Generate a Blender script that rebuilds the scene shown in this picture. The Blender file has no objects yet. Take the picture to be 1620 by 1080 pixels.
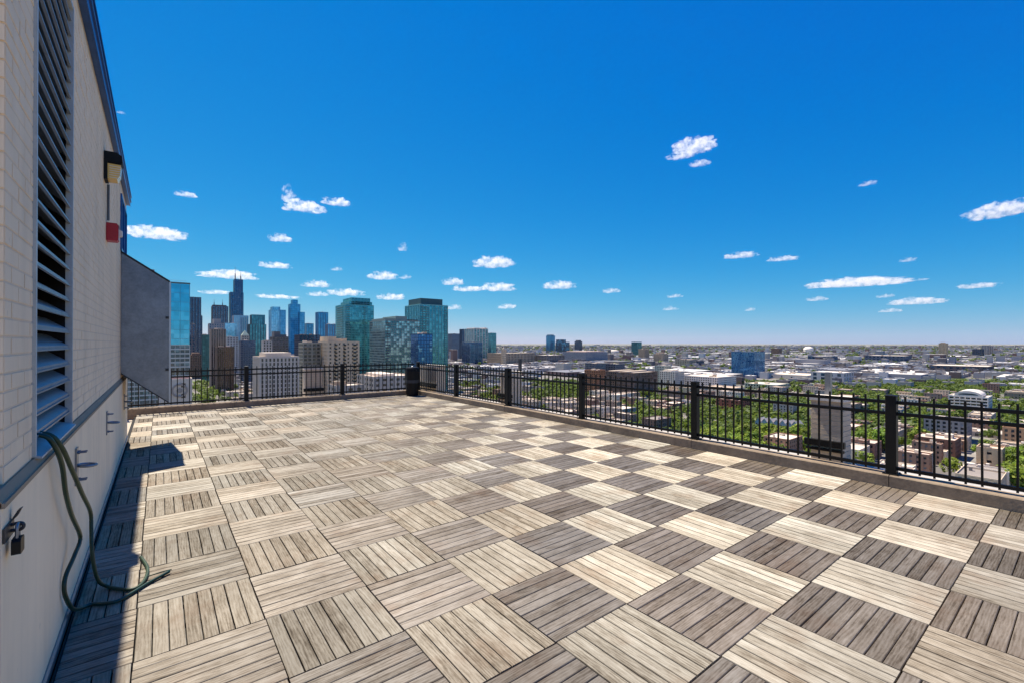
import bpy, math, random
from mathutils import Vector, noise as mnoise, Matrix
R = math.radians
random.seed(7)
sc = bpy.context.scene
COL = sc.collection

# ------------------------------------------------------------------ camera, sky, sun, exposure
CAMH, F, HOR, CX = 1.64, 720.0, 543.0, 810.0        # eye height (m) and the lens in photograph pixels
TH = R(37.8)                                        # view turned from the wall's direction (+Y) towards +X
cam_d = bpy.data.cameras.new('camera'); cam = bpy.data.objects.new('camera', cam_d); COL.objects.link(cam)
cam.location = (0, 0, CAMH); cam.rotation_euler = (R(90.24), 0, -TH)
cam_d.sensor_width = 36; cam_d.lens = 36 * F / 1620; cam_d.clip_start = .05; cam_d.clip_end = 120000
sc.camera = cam
KX, KY = .055, .51                                  # shadow offset per metre of height
SUN_EL = math.atan(1 / math.hypot(KX, KY)); SUN_AZ = -math.atan2(KX, KY)
world = bpy.data.worlds.new('World'); sc.world = world; world.use_nodes = True
wn = world.node_tree; wn.nodes.clear()
sky = wn.nodes.new('ShaderNodeTexSky'); sky.sky_type = 'NISHITA'; sky.sun_disc = False
sky.sun_elevation = SUN_EL; sky.sun_rotation = SUN_AZ; sky.altitude = 200
sky.air_density = 1.0; sky.dust_density = .1; sky.ozone_density = 6.0
bg = wn.nodes.new('ShaderNodeBackground'); bg.inputs['Strength'].default_value = .078
wo = wn.nodes.new('ShaderNodeOutputWorld')
sep = wn.nodes.new('ShaderNodeSeparateColor'); cmb = wn.nodes.new('ShaderNodeCombineColor')   # the photograph's colour grade of the blue
wn.links.new(sky.outputs[0], sep.inputs[0])
for i, (k, p_, o_) in enumerate(((.142, 1.8, 1.1), (.606, .95, 0.), (3.20, .25, 0.))):
    sb_ = wn.nodes.new('ShaderNodeMath'); sb_.operation = 'SUBTRACT'; wn.links.new(sep.outputs[i], sb_.inputs[0]); sb_.inputs[1].default_value = o_
    mx_ = wn.nodes.new('ShaderNodeMath'); mx_.operation = 'MAXIMUM'; wn.links.new(sb_.outputs[0], mx_.inputs[0]); mx_.inputs[1].default_value = .12 if o_ else 0.
    pw_ = wn.nodes.new('ShaderNodeMath'); pw_.operation = 'POWER'; wn.links.new(mx_.outputs[0], pw_.inputs[0]); pw_.inputs[1].default_value = p_
    ml_ = wn.nodes.new('ShaderNodeMath'); ml_.operation = 'MULTIPLY'; wn.links.new(pw_.outputs[0], ml_.inputs[0]); ml_.inputs[1].default_value = k
    wn.links.new(ml_.outputs[0], cmb.inputs[i])
wn.links.new(cmb.outputs[0], bg.inputs[0]); wn.links.new(bg.outputs[0], wo.inputs[0])
sun_d = bpy.data.lights.new('sun', 'SUN'); sun_d.energy = 4.6; sun_d.angle = R(.53); sun_d.color = (1, .91, .765)
sun = bpy.data.objects.new('sun', sun_d); COL.objects.link(sun); sun.location = (0, 0, 60)
sun.rotation_euler = Vector((KX, -KY, -1)).to_track_quat('-Z', 'Y').to_euler()
vs = sc.view_settings; vs.view_transform = 'Standard'; vs.look = 'None'; vs.gamma = 1; vs.use_curve_mapping = False
vs.exposure = .9
cy = sc.cycles
cy.use_denoising = True; cy.denoiser = 'OPENIMAGEDENOISE'
cy.max_bounces = 8; cy.diffuse_bounces = 3; cy.glossy_bounces = 3; cy.transmission_bounces = 4
cy.volume_bounces = 6; cy.transparent_max_bounces = 16
cy.sample_clamp_indirect = 6

GZ = -75.0                                          # street level below the roof deck
def at(px, Z):                                      # a point at depth Z along photograph column px
    X = (px - CX) * Z / F
    return (Z * math.sin(TH) + X * math.cos(TH), Z * math.cos(TH) - X * math.sin(TH))
def zat(py, Z): return CAMH - (py - HOR) * Z / F
def ang(px): return TH + math.atan((px - CX) / F)   # angle from +Y towards +X
def depth_of(x, y): return x * math.sin(TH) + y * math.cos(TH)
def col_of(x, y):
    Z = depth_of(x, y)
    return CX + F * (x * math.cos(TH) - y * math.sin(TH)) / max(Z, .01)

# ------------------------------------------------------------------ mesh helpers
class MB:
    def __init__(s): s.v, s.f, s.m = [], [], []
    def quad(s, a, b, c, d, m=0):
        n = len(s.v); s.v += [a, b, c, d]; s.f.append((n, n+1, n+2, n+3)); s.m.append(m)
    def box(s, x0, x1, y0, y1, z0, z1, m=0):
        n = len(s.v)
        s.v += [(x0,y0,z0),(x1,y0,z0),(x1,y1,z0),(x0,y1,z0),(x0,y0,z1),(x1,y0,z1),(x1,y1,z1),(x0,y1,z1)]
        for q in ((0,3,2,1),(4,5,6,7),(0,1,5,4),(1,2,6,5),(2,3,7,6),(3,0,4,7)):
            s.f.append(tuple(n+i for i in q)); s.m.append(m)
    def prism(s, pts, axis, a, b, m=0):             # outline pts extruded along axis 'x','y','z' from a to b
        def P(p, t): return {'x': (t, p[0], p[1]), 'y': (p[0], t, p[1]), 'z': (p[0], p[1], t)}[axis]
        n, k = len(s.v), len(pts)
        s.v += [P(p, a) for p in pts] + [P(p, b) for p in pts]
        s.f.append(tuple(range(n, n+k))); s.m.append(m); s.f.append(tuple(range(n+2*k-1, n+k-1, -1))); s.m.append(m)
        for i in range(k):
            j = (i+1) % k; s.f.append((n+i, n+k+i, n+k+j, n+j)); s.m.append(m)
    def lathe(s, prof, c=(0,0,0), axis='z', seg=20, m=0):   # profile (r, h)
        n, k = len(s.v), len(prof)
        for i in range(seg):
            a = 2*math.pi*i/seg; ca, sa = math.cos(a), math.sin(a)
            for r, h in prof:
                p = {'z': (r*ca, r*sa, h), 'x': (h, r*ca, r*sa), 'y': (r*ca, h, r*sa)}[axis]
                s.v.append((c[0]+p[0], c[1]+p[1], c[2]+p[2]))
        for i in range(seg):
            j = (i+1) % seg
            for q in range(k-1):
                s.f.append((n+i*k+q, n+j*k+q, n+j*k+q+1, n+i*k+q+1)); s.m.append(m)
        s.f.append(tuple(n+i*k+k-1 for i in range(seg))); s.m.append(m)
        s.f.append(tuple(n+i*k for i in reversed(range(seg)))); s.m.append(m)
    def tube(s, pts, r, seg=8, m=0, smooth=4):
        P = [Vector(p) for p in pts]
        if smooth and len(P) > 2:                    # Catmull-Rom
            Q = []
            for i in range(len(P)-1):
                a, b, c, d = P[max(i-1,0)], P[i], P[i+1], P[min(i+2,len(P)-1)]
                for k in range(smooth):
                    t = k/smooth
                    Q.append(.5*((2*b)+(c-a)*t+(2*a-5*b+4*c-d)*t*t+(3*b-a-3*c+d)*t**3))
            P = Q + [P[-1]]
        n = len(s.v); up = Vector((.31, .17, .93))
        for i, p in enumerate(P):
            d = (P[min(i+1,len(P)-1)] - P[max(i-1,0)]).normalized()
            a = d.cross(up); a = a.normalized() if a.length > .05 else d.cross(Vector((1,0,0))).normalized()
            b = d.cross(a)
            for k in range(seg):
                t = 2*math.pi*k/seg; s.v.append(tuple(p + r*(a*math.cos(t)+b*math.sin(t))))
        for i in range(len(P)-1):
            for k in range(seg):
                j = (k+1) % seg; s.f.append((n+i*seg+k, n+i*seg+j, n+(i+1)*seg+j, n+(i+1)*seg+k)); s.m.append(m)
        s.f.append(tuple(n+k for k in reversed(range(seg)))); s.m.append(m)
        s.f.append(tuple(n+(len(P)-1)*seg+k for k in range(seg))); s.m.append(m)
    def mesh(s, name, mats, smooth=False):
        me = bpy.data.meshes.new(name); me.from_pydata(s.v, [], s.f)
        mats = mats if isinstance(mats, (list, tuple)) else [mats]
        for m in mats: me.materials.append(m)
        if len(mats) > 1: me.polygons.foreach_set('material_index', s.m)
        if smooth: me.polygons.foreach_set('use_smooth', [True]*len(me.polygons))
        me.update(); return me
    def build(s, name, mats, parent=None, loc=(0,0,0), smooth=False):
        return add(name, s.mesh(name, mats, smooth), parent, loc)
def add(name, me, parent=None, loc=(0,0,0), rz=0):
    o = bpy.data.objects.new(name, me); COL.objects.link(o); o.location = loc
    if rz: o.rotation_euler = (0, 0, rz)
    if parent: o.parent = parent
    return o
def tag(o, label=None, cat=None, group=None, kind=None):
    for k, v in (('label', label), ('category', cat), ('group', group), ('kind', kind)):
        if v: o[k] = v
    return o
def thing(name, label, cat, loc=(0,0,0), group=None): return tag(add(name, None, None, loc), label, cat, group)
def box_mesh(name, mat, *a):
    b = MB(); b.box(*a); return b.mesh(name, mat)

# ------------------------------------------------------------------ materials
def srgb(r, g, b):
    f = lambda c: (c/255/12.92) if c/255 <= .04045 else ((c/255+.055)/1.055)**2.4
    return (f(r), f(g), f(b), 1)
class NT:
    def __init__(s, name):
        s.m = bpy.data.materials.new(name); s.m.use_nodes = True; s.t = s.m.node_tree
        s.b = s.t.nodes['Principled BSDF']; s.out = s.t.nodes['Material Output']
    def n(s, typ, **kw):
        o = s.t.nodes.new('ShaderNode'+typ)
        for k, v in kw.items():
            if k in o.inputs: s.set(o.inputs[k], v)
            else: setattr(o, k, v)
        return o
    def set(s, inp, v):
        if isinstance(v, bpy.types.NodeSocket): s.t.links.new(v, inp)
        else: inp.default_value = v
    def math(s, op, a, b=0., clamp=False):
        o = s.n('Math', operation=op); o.use_clamp = clamp; s.set(o.inputs[0], a); s.set(o.inputs[1], b); return o.outputs[0]
    def mix(s, f, a, b, blend='MIX'):
        o = s.n('Mix', data_type='RGBA', blend_type=blend); s.set(o.inputs[0], f); s.set(o.inputs[6], a); s.set(o.inputs[7], b); return o.outputs[2]
    def obj(s): return s.n('TexCoord').outputs['Object']
    def gen_pos(s): return s.n('NewGeometry').outputs['Position']
    def noise(s, vec, scale, detail=4., rough=.55, out=0):
        o = s.n('TexNoise', Scale=scale, Detail=detail, Roughness=rough); s.set(o.inputs['Vector'], vec); return o.outputs[out]
    def mapping(s, vec, scale=(1,1,1), loc=(0,0,0)):
        o = s.n('Mapping'); s.set(o.inputs['Vector'], vec); s.set(o.inputs['Scale'], scale); s.set(o.inputs['Location'], loc); return o.outputs[0]
    def ramp(s, f, stops, interp='LINEAR'):
        o = s.n('ValToRGB'); o.color_ramp.interpolation = interp; e = o.color_ramp.elements
        while len(e) < len(stops): e.new(.5)
        for i, (p, c) in enumerate(stops): e[i].position = p; e[i].color = c
        s.set(o.inputs[0], f); return o.outputs[0]
    def bump(s, h, strength=.3, dist=.01):
        o = s.n('Bump', Strength=strength, Distance=dist); s.set(o.inputs['Height'], h); s.set(s.b.inputs['Normal'], o.outputs[0]); return o.outputs[0]
    def p(s, **kw):
        for k, v in kw.items(): s.set(s.b.inputs[k.replace('_', ' ')], v)
        return s.m
def sc3(c, k): return (c[0]*k, c[1]*k, c[2]*k, 1)
def mottled(name, c, rough=.8, var=.18, scale=3., bump=.15, bdist=.01, spec=.3, metal=0.):
    t = NT(name); v = t.gen_pos()
    a = t.noise(v, scale, 6, .65); b = t.noise(v, scale*9, 4, .6)
    f = t.math('ADD', t.math('MULTIPLY', a, .65), t.math('MULTIPLY', b, .35))
    t.p(Base_Color=t.ramp(f, [(.3, sc3(c, 1-var)), (.7, sc3(c, 1+var))]), Roughness=rough, Metallic=metal, Specular_IOR_Level=spec)
    if bump: t.bump(b, bump, bdist)
    return t.m

def wood_mat():
    t = NT('weathered_wood'); t.t.nodes.remove(t.b)
    geo = t.n('NewGeometry'); oi = t.n('ObjectInfo'); co = t.obj()
    r = t.math('FRACT', t.math('ADD', t.math('MULTIPLY', geo.outputs['Random Per Island'], 7.31), t.math('MULTIPLY', oi.outputs['Random'], 3.7)))
    off = t.n('CombineXYZ', X=t.math('MULTIPLY', r, 17.), Y=t.math('MULTIPLY', r, 41.), Z=t.math('MULTIPLY', r, 5.))
    va = t.n('VectorMath', operation='ADD'); t.set(va.inputs[0], co); t.set(va.inputs[1], off.outputs[0]); v = va.outputs[0]
    warp = t.noise(t.mapping(v, (14, 2.2, 14)), 1., 3, .5)
    g1 = t.noise(t.mapping(v, (60, 5.5, 60)), 1., 7, .72)
    g2 = t.noise(t.mapping(v, (300, 26, 300)), 1., 4, .65); bl2 = t.noise(t.mapping(v, (16, 8, 16)), 1., 5, .68)
    ring = t.n('TexWave', wave_type='BANDS', bands_direction='X', Scale=16., Distortion=9., Detail=3.)
    ring.inputs['Detail Scale'].default_value = 1.2; t.set(ring.inputs['Vector'], t.mapping(v, (1.2, .16, 1.2)))
    f = t.math('ADD', t.math('MULTIPLY', g1, .42), t.math('MULTIPLY', g2, .18)); f = t.math('ADD', f, t.math('MULTIPLY', bl2, .24)); f = t.math('ADD', f, t.math('MULTIPLY', ring.outputs[0], .07))
    f = t.math('ADD', f, t.math('MULTIPLY', warp, .12))
    f = t.math('ADD', f, t.math('MULTIPLY', t.math('SUBTRACT', r, .5), .12))
    c = t.ramp(f, [(.34, (.075, .060, .045, 1)), (.43, (.185, .155, .118, 1)), (.52, (.30, .262, .208, 1)), (.66, (.42, .38, .315, 1))])
    blot = t.noise(t.gen_pos(), .9, 4, .6); red = t.noise(t.gen_pos(), 2.3, 3, .6)
    c = t.mix(t.math('MULTIPLY', t.math('SUBTRACT', red, .54, True), 2.2, True), c, (.22, .145, .095, 1))
    c = t.mix(1., c, t.ramp(blot, [(.32, (.82, .80, .78, 1)), (.66, (1.12, 1.1, 1.07, 1))]), 'MULTIPLY')
    c = t.mix(1., c, oi.outputs['Color'], 'MULTIPLY')
    bmp = t.n('Bump', Strength=.55, Distance=.0022); t.set(bmp.inputs['Height'], t.math('ADD', g1, t.math('MULTIPLY', g2, .7)))
    tv = t.n('VectorTransform', vector_type='VECTOR', convert_from='OBJECT', convert_to='WORLD'); tv.inputs[0].default_value = (0, 1, 0)
    dif = t.n('BsdfDiffuse', Roughness=.6); t.set(dif.inputs['Color'], t.mix(1., c, (1.0, .94, .86, 1), 'MULTIPLY')); t.set(dif.inputs['Normal'], bmp.outputs[0])
    gl = t.n('BsdfAnisotropic', Roughness=.84, Anisotropy=.44); gl.distribution = 'BECKMANN'
    t.set(gl.inputs['Color'], t.mix(1., c, (.92, 1.0, 1.11, 1), 'MULTIPLY')); t.set(gl.inputs['Normal'], bmp.outputs[0]); t.set(gl.inputs['Tangent'], tv.outputs[0])
    mx = t.n('MixShader'); mx.inputs[0].default_value = .50
    t.t.links.new(dif.outputs[0], mx.inputs[1]); t.t.links.new(gl.outputs[0], mx.inputs[2]); t.t.links.new(mx.outputs[0], t.out.inputs[0])
    return t.m
WOOD = wood_mat()
def paint_mat(name, c, streak=.10):
    t = NT(name); v = t.gen_pos()
    a = t.noise(v, 1.4, 5, .6); s = t.noise(t.mapping(v, (6, 6, .5)), 1., 4, .6); fine = t.noise(v, 90, 3, .6)
    f = t.math('ADD', t.math('MULTIPLY', a, .5), t.math('MULTIPLY', s, .5))
    col = t.ramp(f, [(.3, sc3(c, 1-streak*1.6)), (.5, c), (.72, sc3(c, 1+streak))])
    dirt = t.noise(t.mapping(v, (22, 22, 9)), 1., 4, .7)
    col = t.mix(t.math('MULTIPLY', t.math('SUBTRACT', dirt, .66, True), 3., True), col, (.10, .085, .07, 1))
    t.p(Base_Color=col, Roughness=.75, Specular_IOR_Level=.25); t.bump(t.math('ADD', fine, t.math('MULTIPLY', a, 2.)), .25, .003); return t.m
PAINT = paint_mat('painted_brick', (.88, .675, .45, 1))
MORTAR = paint_mat('painted_mortar', (.76, .585, .405, 1))
STUCCO = paint_mat('painted_stucco', (.95, .74, .49, 1), .10)
BLACK = mottled('black_metal', (.006, .0055, .005, 1), .5, .3, 14, .1, .001, .25)
DARKM = mottled('dark_bracket', (.03, .028, .03, 1), .5, .3, 20, .1, .001, .5)
KERB = mottled('kerb_concrete', (.24, .182, .124, 1), .9, .45, 2.6, .5, .006)
LEDGE = mottled('ledge_concrete', (.42, .39, .35, 1), .9, .25, 2, .3, .006)
RUBBER = mottled('deck_base', (.022, .02, .018, 1), .95, .3, 6)
STEEL = mottled('galvanised_steel', (.25, .265, .29, 1), .40, .30, 4, .1, .002, .5, .8)
SLAT = mottled('louver_aluminium', (.27, .30, .32, 1), .42, .25, 5, .06, .002, .5, .35)
COPE = mottled('blue_coping_metal', (.03, .10, .30, 1), .3, .25, 2, .05, .002, .5, .5)
HOSE = mottled('green_hose', (.008, .036, .020, 1), .4, .4, 30, .1, .001, .5)
HOSE2 = mottled('faded_green_hose', (.026, .052, .026, 1), .5, .4, 18, .1, .001, .4)
REDM = mottled('red_enamel', (.42, .012, .02, 1), .35, .15, 10, .05, .001, .5)
LENS = mottled('amber_lens', (.85, .56, .16, 1), .2, .12, 18, .1, .001, .6)
WHITEP = mottled('white_plastic', (.75, .73, .66, 1), .35, .05, 8, 0)
RUST = mottled('rusty_door_steel', (.10, .045, .035, 1), .7, .4, 9, .3, .002)
PIERB = mottled('pier_brick', (.62, .49, .35, 1), .85, .15, 5, .4, .008)
PIERC = mottled('pier_cap', (.72, .64, .53, 1), .8, .15, 3)
INNER_SHADE = mottled('painted_inner_shade', (.012, .012, .013, 1), .9, .3, 3, 0)  # near-black colour standing in for the shade inside the louver
OCHRE = mottled('filter_board', (.32, .21, .09, 1), .8, .3, 6)

def glass_mat(name, c, c2, bw, fh, lit=.25, rough=.07, metal=.0, spec=.9):
    t = NT(name); v = t.obj()
    cell = t.n('VectorMath', operation='FLOOR'); t.set(cell.inputs[0], t.mapping(v, (1/bw, 1/bw, 1/fh), (.31, .31, .01)))
    wn_ = t.n('TexWhiteNoise', noise_dimensions='3D'); t.set(wn_.inputs[0], cell.outputs[0])
    big = t.noise(v, .03, 3, .5)
    f = t.math('ADD', wn_.outputs[0], t.math('MULTIPLY', t.math('SUBTRACT', big, .5), .5))
    col = t.ramp(f, [(0, sc3(c, .8)), (1-lit-.02, sc3(c, 1.1)), (1-lit+.02, c2)], 'LINEAR')  # random panes take the paler second colour, like drawn blinds
    t.p(Base_Color=col, Roughness=rough, Metallic=metal, Specular_IOR_Level=spec); return t.m
def wall_mat(name, c, rough=.85): return mottled(name, c, rough, .14, .09, 0)

# ------------------------------------------------------------------ deck: tiles of eight boards
T, X0, Y0 = .61, -.103, -.608
NR = 24
tray = tag(box_mesh and add('deck', box_mesh('deck', RUBBER, -.45, 6.62, -3.6, 13.74, -.09, -.045)), kind='structure')
def board_profile(mb, x, w, y0, y1, t=.021, c=.0028, dz=0):
    h = w/2; pr = [(x-h,-t+dz),(x+h,-t+dz),(x+h,-c+dz),(x+h-c,dz),(x-h+c,dz),(x-h,-c+dz)]
    mb.prism(pr, 'y', y0, y1)
PITCH, BW = .0757, .0690
bm_ = MB(); board_profile(bm_, 0, BW, -.3025, .3025); BOARD = bm_.mesh('board', WOOD)
bt = MB()
for x in (-.24, 0, .24): bt.box(-.3, .3, x-.02, x+.02, -.044, -.0215)
BATTEN = bt.mesh('tile_batten', RUBBER)
TILES = []
for k in range(5):
    m = MB()
    for i in range(8): board_profile(m, (i-3.5)*PITCH+random.uniform(-.0006,.0006), BW, -.3025, .3025, dz=random.uniform(-.0012,.0008))
    TILES.append(m.mesh('tile', WOOD))
for r in range(NR):
    for k in range(-1, 11):
        cx, cyy = X0+(k+.5)*T, Y0+(r+.5)*T
        ygrain = (k + r) % 2 == 0
        tone = random.uniform(.86, 1.12); tw = random.uniform(.97, 1.03)
        colr = (tone*tw, tone, tone/tw, 1)
        y1 = min(Y0+(r+1)*T, 13.63); cut_y = y1 < Y0+(r+1)*T-.01
        if k == -1 or cut_y:                        # tiles cut along the wall and at the far kerb
            m = MB(); xa = -.40 if k == -1 else X0+k*T; xb = X0+(k+1)*T; ya = Y0+r*T
            if ygrain:
                for i in range(8):
                    x = cx+(i-3.5)*PITCH
                    xl, xr = max(x-BW/2, xa), x+BW/2
                    if xr-xl > .012: board_profile(m, (xl+xr)/2-cx, xr-xl, ya-cyy+.0025, y1-cyy-.0025)
                o = m.build('tile', WOOD, tray, (cx, cyy, 0))
            else:
                for i in range(8):                   # boards along x: built along local y, turned by 90 degrees
                    y = cyy+(i-3.5)*PITCH
                    if y+BW/2 < y1: board_profile(m, -(y-cyy)*-1, BW, -(xb-cx)+.0025, -(xa-cx)-.0025)
                o = add('tile', m.mesh('tile', WOOD), tray, (cx, cyy, 0), R(-90)); 
                o.rotation_euler = (0, 0, R(90))
                o.matrix_local = Matrix.Translation((cx, cyy, 0)) @ Matrix.Rotation(R(90), 4, 'Z')
            o.color = colr; continue
        rz = (0 if ygrain else R(90)) + (math.pi if random.random() < .5 else 0)
        near = math.hypot(cx, cyy) < 5.6 and depth_of(cx, cyy) > 1.0
        loc = (cx, cyy, random.uniform(-.0015, .0012))
        if near:
            o = add('tile', BATTEN, tray, loc, rz + R(0))
            for i in range(8):
                b = add('board', BOARD, o, ((i-3.5)*PITCH+random.uniform(-.0008,.0008), random.uniform(-.0006,.0006), random.uniform(-.0012,.0008)))
                q = random.uniform(.9, 1.09); b.color = (colr[0]*q, colr[1]*q, colr[2]*q, 1)
                b.rotation_euler = (0, random.uniform(-.006,.006), 0)
        else: o = add('tile', random.choice(TILES), tray, loc, rz)
        o.color = colr

# ------------------------------------------------------------------ the building under the deck and its kerbs
tower_low = thing('rooftop_building', 'tall beige building that carries the rooftop deck', 'building', (0, 0, GZ))
b = MB(); b.box(-14, 7.42, -24, 14.62, 0, -GZ-.10); b.build('wall', wall_mat('own_wall', (.42, .36, .28, 1)), tower_low)
b = MB(); b.box(-.47, 6.66, -3.62, 13.76, -GZ-.098, -GZ-.092); b.build('roof_membrane', RUBBER, tower_low)
b = MB(); b.box(6.84, 7.46, -6, 14.66, -GZ-.098, -GZ+.02); b.box(-.55, 6.838, 13.90, 14.66, -GZ-.098, -GZ+.02); b.build('outer_ledge', LEDGE, tower_low)
def kerb(axis, a0, a1, prof):                        # concrete lengths with open joints
    m = MB(); core = [(p+(.006 if i in (0, 4, 5) else -.006), q-(.006 if q > 0 else 0)) for i, (p, q) in enumerate(prof)]
    m.prism(core, axis, a0, a1); o = tag(m.build('kerb', RUBBER), kind='structure')
    p = a0
    while p < a1-.05:
        q = min(p+2.45, a1); m = MB(); j = random.uniform(-.0015, .0015)
        m.prism([(x_+j, z_+random.uniform(-.001,.001)) for (x_, z_) in prof], axis, p+.004, q-.004); m.build('kerb_length', KERB, o); p = q
kerb('y', -3.42, 13.655, [(6.612,-.09),(6.84,-.09),(6.84,.125),(6.83,.133),(6.622,.133),(6.612,.123)])
kerb('x', -.9, 6.838, [(13.658,-.09),(13.90,-.09),(13.90,.128),(13.89,.136),(13.668,.136),(13.658,.126)])

# ------------------------------------------------------------------ fences
PICK = MB(); PICK.box(-.0095, .0095, -.0095, .0095, 0, .875); PICK = PICK.mesh('picket', BLACK)
def post_mesh():
    m = MB(); m.prism([(-.05,-.045),(-.045,-.05),(.045,-.05),(.05,-.045),(.05,.045),(.045,.05),(-.045,.05),(-.05,.045)], 'z', 0, .895)
    m.box(-.056, .056, -.056, .056, .895, .907); n = len(m.v)
    m.v += [(-.05,-.05,.907),(.05,-.05,.907),(.05,.05,.907),(-.05,.05,.907),(0,0,.921)]
    for q in ((0,1,4),(1,2,4),(2,3,4),(3,0,4)): m.f.append(tuple(n+i for i in q)); m.m.append(0)
    return m.mesh('post', BLACK)
POST = post_mesh()
pl = MB(); pl.box(-.075, .075, -.075, .075, 0, .008)
for a in (-1, 1):
    for c in (-1, 1): pl.lathe([(.009, .008), (.009, .018)], (a*.06, c*.06, 0), seg=6)
PLATE = pl.mesh('base_plate', BLACK)
def fence(label, posts, fixed, axis, z0, skip_last=False):
    p0 = (fixed, posts[0], z0) if axis == 'y' else (posts[0], fixed, z0)
    root = thing('fence', label, 'fence', p0)
    L = lambda s, off=0: (off, s-posts[0], 0) if axis == 'y' else (s-posts[0], off, 0)
    for i, s in enumerate(posts):
        if skip_last and i == len(posts)-1: continue
        o = add('post', POST, root, L(s)); add('base_plate', PLATE, o)
    for a, c in zip(posts[:-1], posts[1:]):
        ln = c-a-.1; mid = (a+c)/2
        for hz, hh in ((.05, .038), (.68, .038), (.81, .038)):
            m = MB()
            if axis == 'y': m.box(-.016, .016, -ln/2, ln/2, 0, hh)
            else: m.box(-ln/2, ln/2, -.016, .016, 0, hh)
            q = m.build('rail', BLACK, root, L(mid)); q.location.z = hz
        n = round((c-a)/.1225)
        for i in range(1, n):
            q = add('picket', PICK, root, L(a+(c-a)*i/n)); q.location.z = .028+random.uniform(-.002,.002)
            q.rotation_euler = (random.uniform(-.004,.004), random.uniform(-.004,.004), 0)
rp = [1.477+2.45*i for i in range(-1, 5)] + [13.70]
fence('long black picket fence on the concrete kerb along the right edge of the deck', rp, 6.725, 'y', .134)
fence('black picket fence across the far end of the deck facing the skyline', [-.62, 1.82, 4.30, 6.675], 13.77, 'x', .137, True)

# ------------------------------------------------------------------ penthouse wall at the left
WX, WY0, WY1, WTOP, WLED = -.45, 2.47, 10.25, 4.02, 1.12
pw = thing('penthouse', 'painted beige brick rooftop penthouse wall with louver along the left edge', 'wall', (WX, WY0, 0))
LY0, LY1, LZ0, LZ1 = 2.94-WY0, 4.05-WY0, 1.13, 3.80    # louver opening, local y
GY0, GY1, GZ0, GZ1 = 8.72-WY0, 10.05-WY0, 3.00, 3.82   # window above the hood
WL = WY1-WY0
b = MB()                                               # core behind the bricks, with openings left free
MX = -.0022
def core(y0, y1, z0, z1): b.box(-.30, MX, y0, y1, z0, z1)
core(.0, LY0, WLED-.02, WTOP); core(LY0, LY1, LZ1, WTOP); core(LY1, GY0, WLED-.02, WTOP)
core(GY0, GY1, WLED-.02, GZ0); core(GY0, GY1, GZ1, WTOP); core(GY1, WL, WLED-.02, WTOP)
b.build('wall_core', MORTAR, pw)
b = MB(); b.box(-7, -.30, .02, WL-.02, -.05, WTOP); b.build('inner_block', MORTAR, pw)
b = MB(); b.prism([(-.31,-.05),(.022,-.05),(.022,WLED-.035),(.004,WLED),(-.31,WLED)], 'y', -.15, WL+.01); b.build('base_wall', STUCCO, pw)
b = MB(); b.prism([(-.29,WLED+.001),(.006,WLED+.001),(.024,WLED-.032),(.031,WLED-.032),(.031,WLED-.05),(.023,WLED-.05)][:4]+[(.031,WLED-.05),(.0235,WLED-.05)], 'y', -.15, WL); b.build('ledge_flashing', paint_mat('ledge_paint', (.34, .25, .16, 1)), pw)
BH, BL, CO = .0580, .2030, .0677
bk = MB(); bk.prism([(-.06,0),(-.0010,0),(0,.0010),(0,BH-.0010),(-.0010,BH),(-.06,BH)], 'y', 0, BL); BRICK = bk.mesh('brick', PAINT)
rest = MB(); cand = []
for ci in range(int((WTOP-WLED)/CO)):
    z = WLED+.008+ci*CO
    y = -(BL+.01)/2 if ci % 2 else 0
    while y < WL:
        a, c = max(y, 0), min(y+BL, WL); y += BL+.01
        segs = [(a, c)]
        for (o0, o1, q0, q1) in ((LY0, LY1, LZ0-.03, LZ1), (GY0, GY1, GZ0-.03, GZ1)):
            if z+BH > q0+.03 and z < q1:
                segs = [s for (p, q) in segs for s in ((p, min(q, o0)), (max(p, o1), q)) if s[1]-s[0] > .015]
        for (p, q) in segs: cand.append((p, q, z))
cand.sort(key=lambda s: (s[1]-s[0] < BL-.002, s[0] + abs(s[2]-1.7)*.25))
for i, (p, q, z) in enumerate(cand):
    dx = random.uniform(-.0012, .0014)
    if i < 285: add('brick', BRICK, pw, (dx, p, z))
    else: rest.prism([(-.06,z),(-.0014+dx,z),(dx,z+.0014),(dx,z+BH-.0014),(-.0014+dx,z+BH),(-.06,z+BH)], 'y', p, q)
tag(rest.build('brick_field', PAINT, pw), kind='stuff')
b = MB()                                               # return face of the near corner, bricks end-on
for ci in range(int((WTOP-WLED)/CO)):
    z = WLED+.008+ci*CO
    for k in range(4): b.box(-.30+k*.075, -.30+k*.075+.068, -.012, .01, z, z+BH) if k < 3 else b.box(-.075, -.002, -.008, .0, z, z+BH)
tag(b.build('corner_bricks', PAINT, pw), kind='stuff')
b = MB(); b.prism([(-.35,WTOP),(.045,WTOP),(.045,WTOP-.02),(.052,WTOP-.02),(.052,WTOP+.16),(.046,WTOP+.168),(-.35,WTOP+.19)], 'y', -.05, WL+.05); cp = b.build('coping', COPE, pw)
b = MB(); b.box(.053, .066, -.05, WL+.05, WTOP+.055, WTOP+.075); b.box(.053, .070, -.05, WL+.05, WTOP+.135, WTOP+.158); b.build('coping_rib', COPE, cp)
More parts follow.
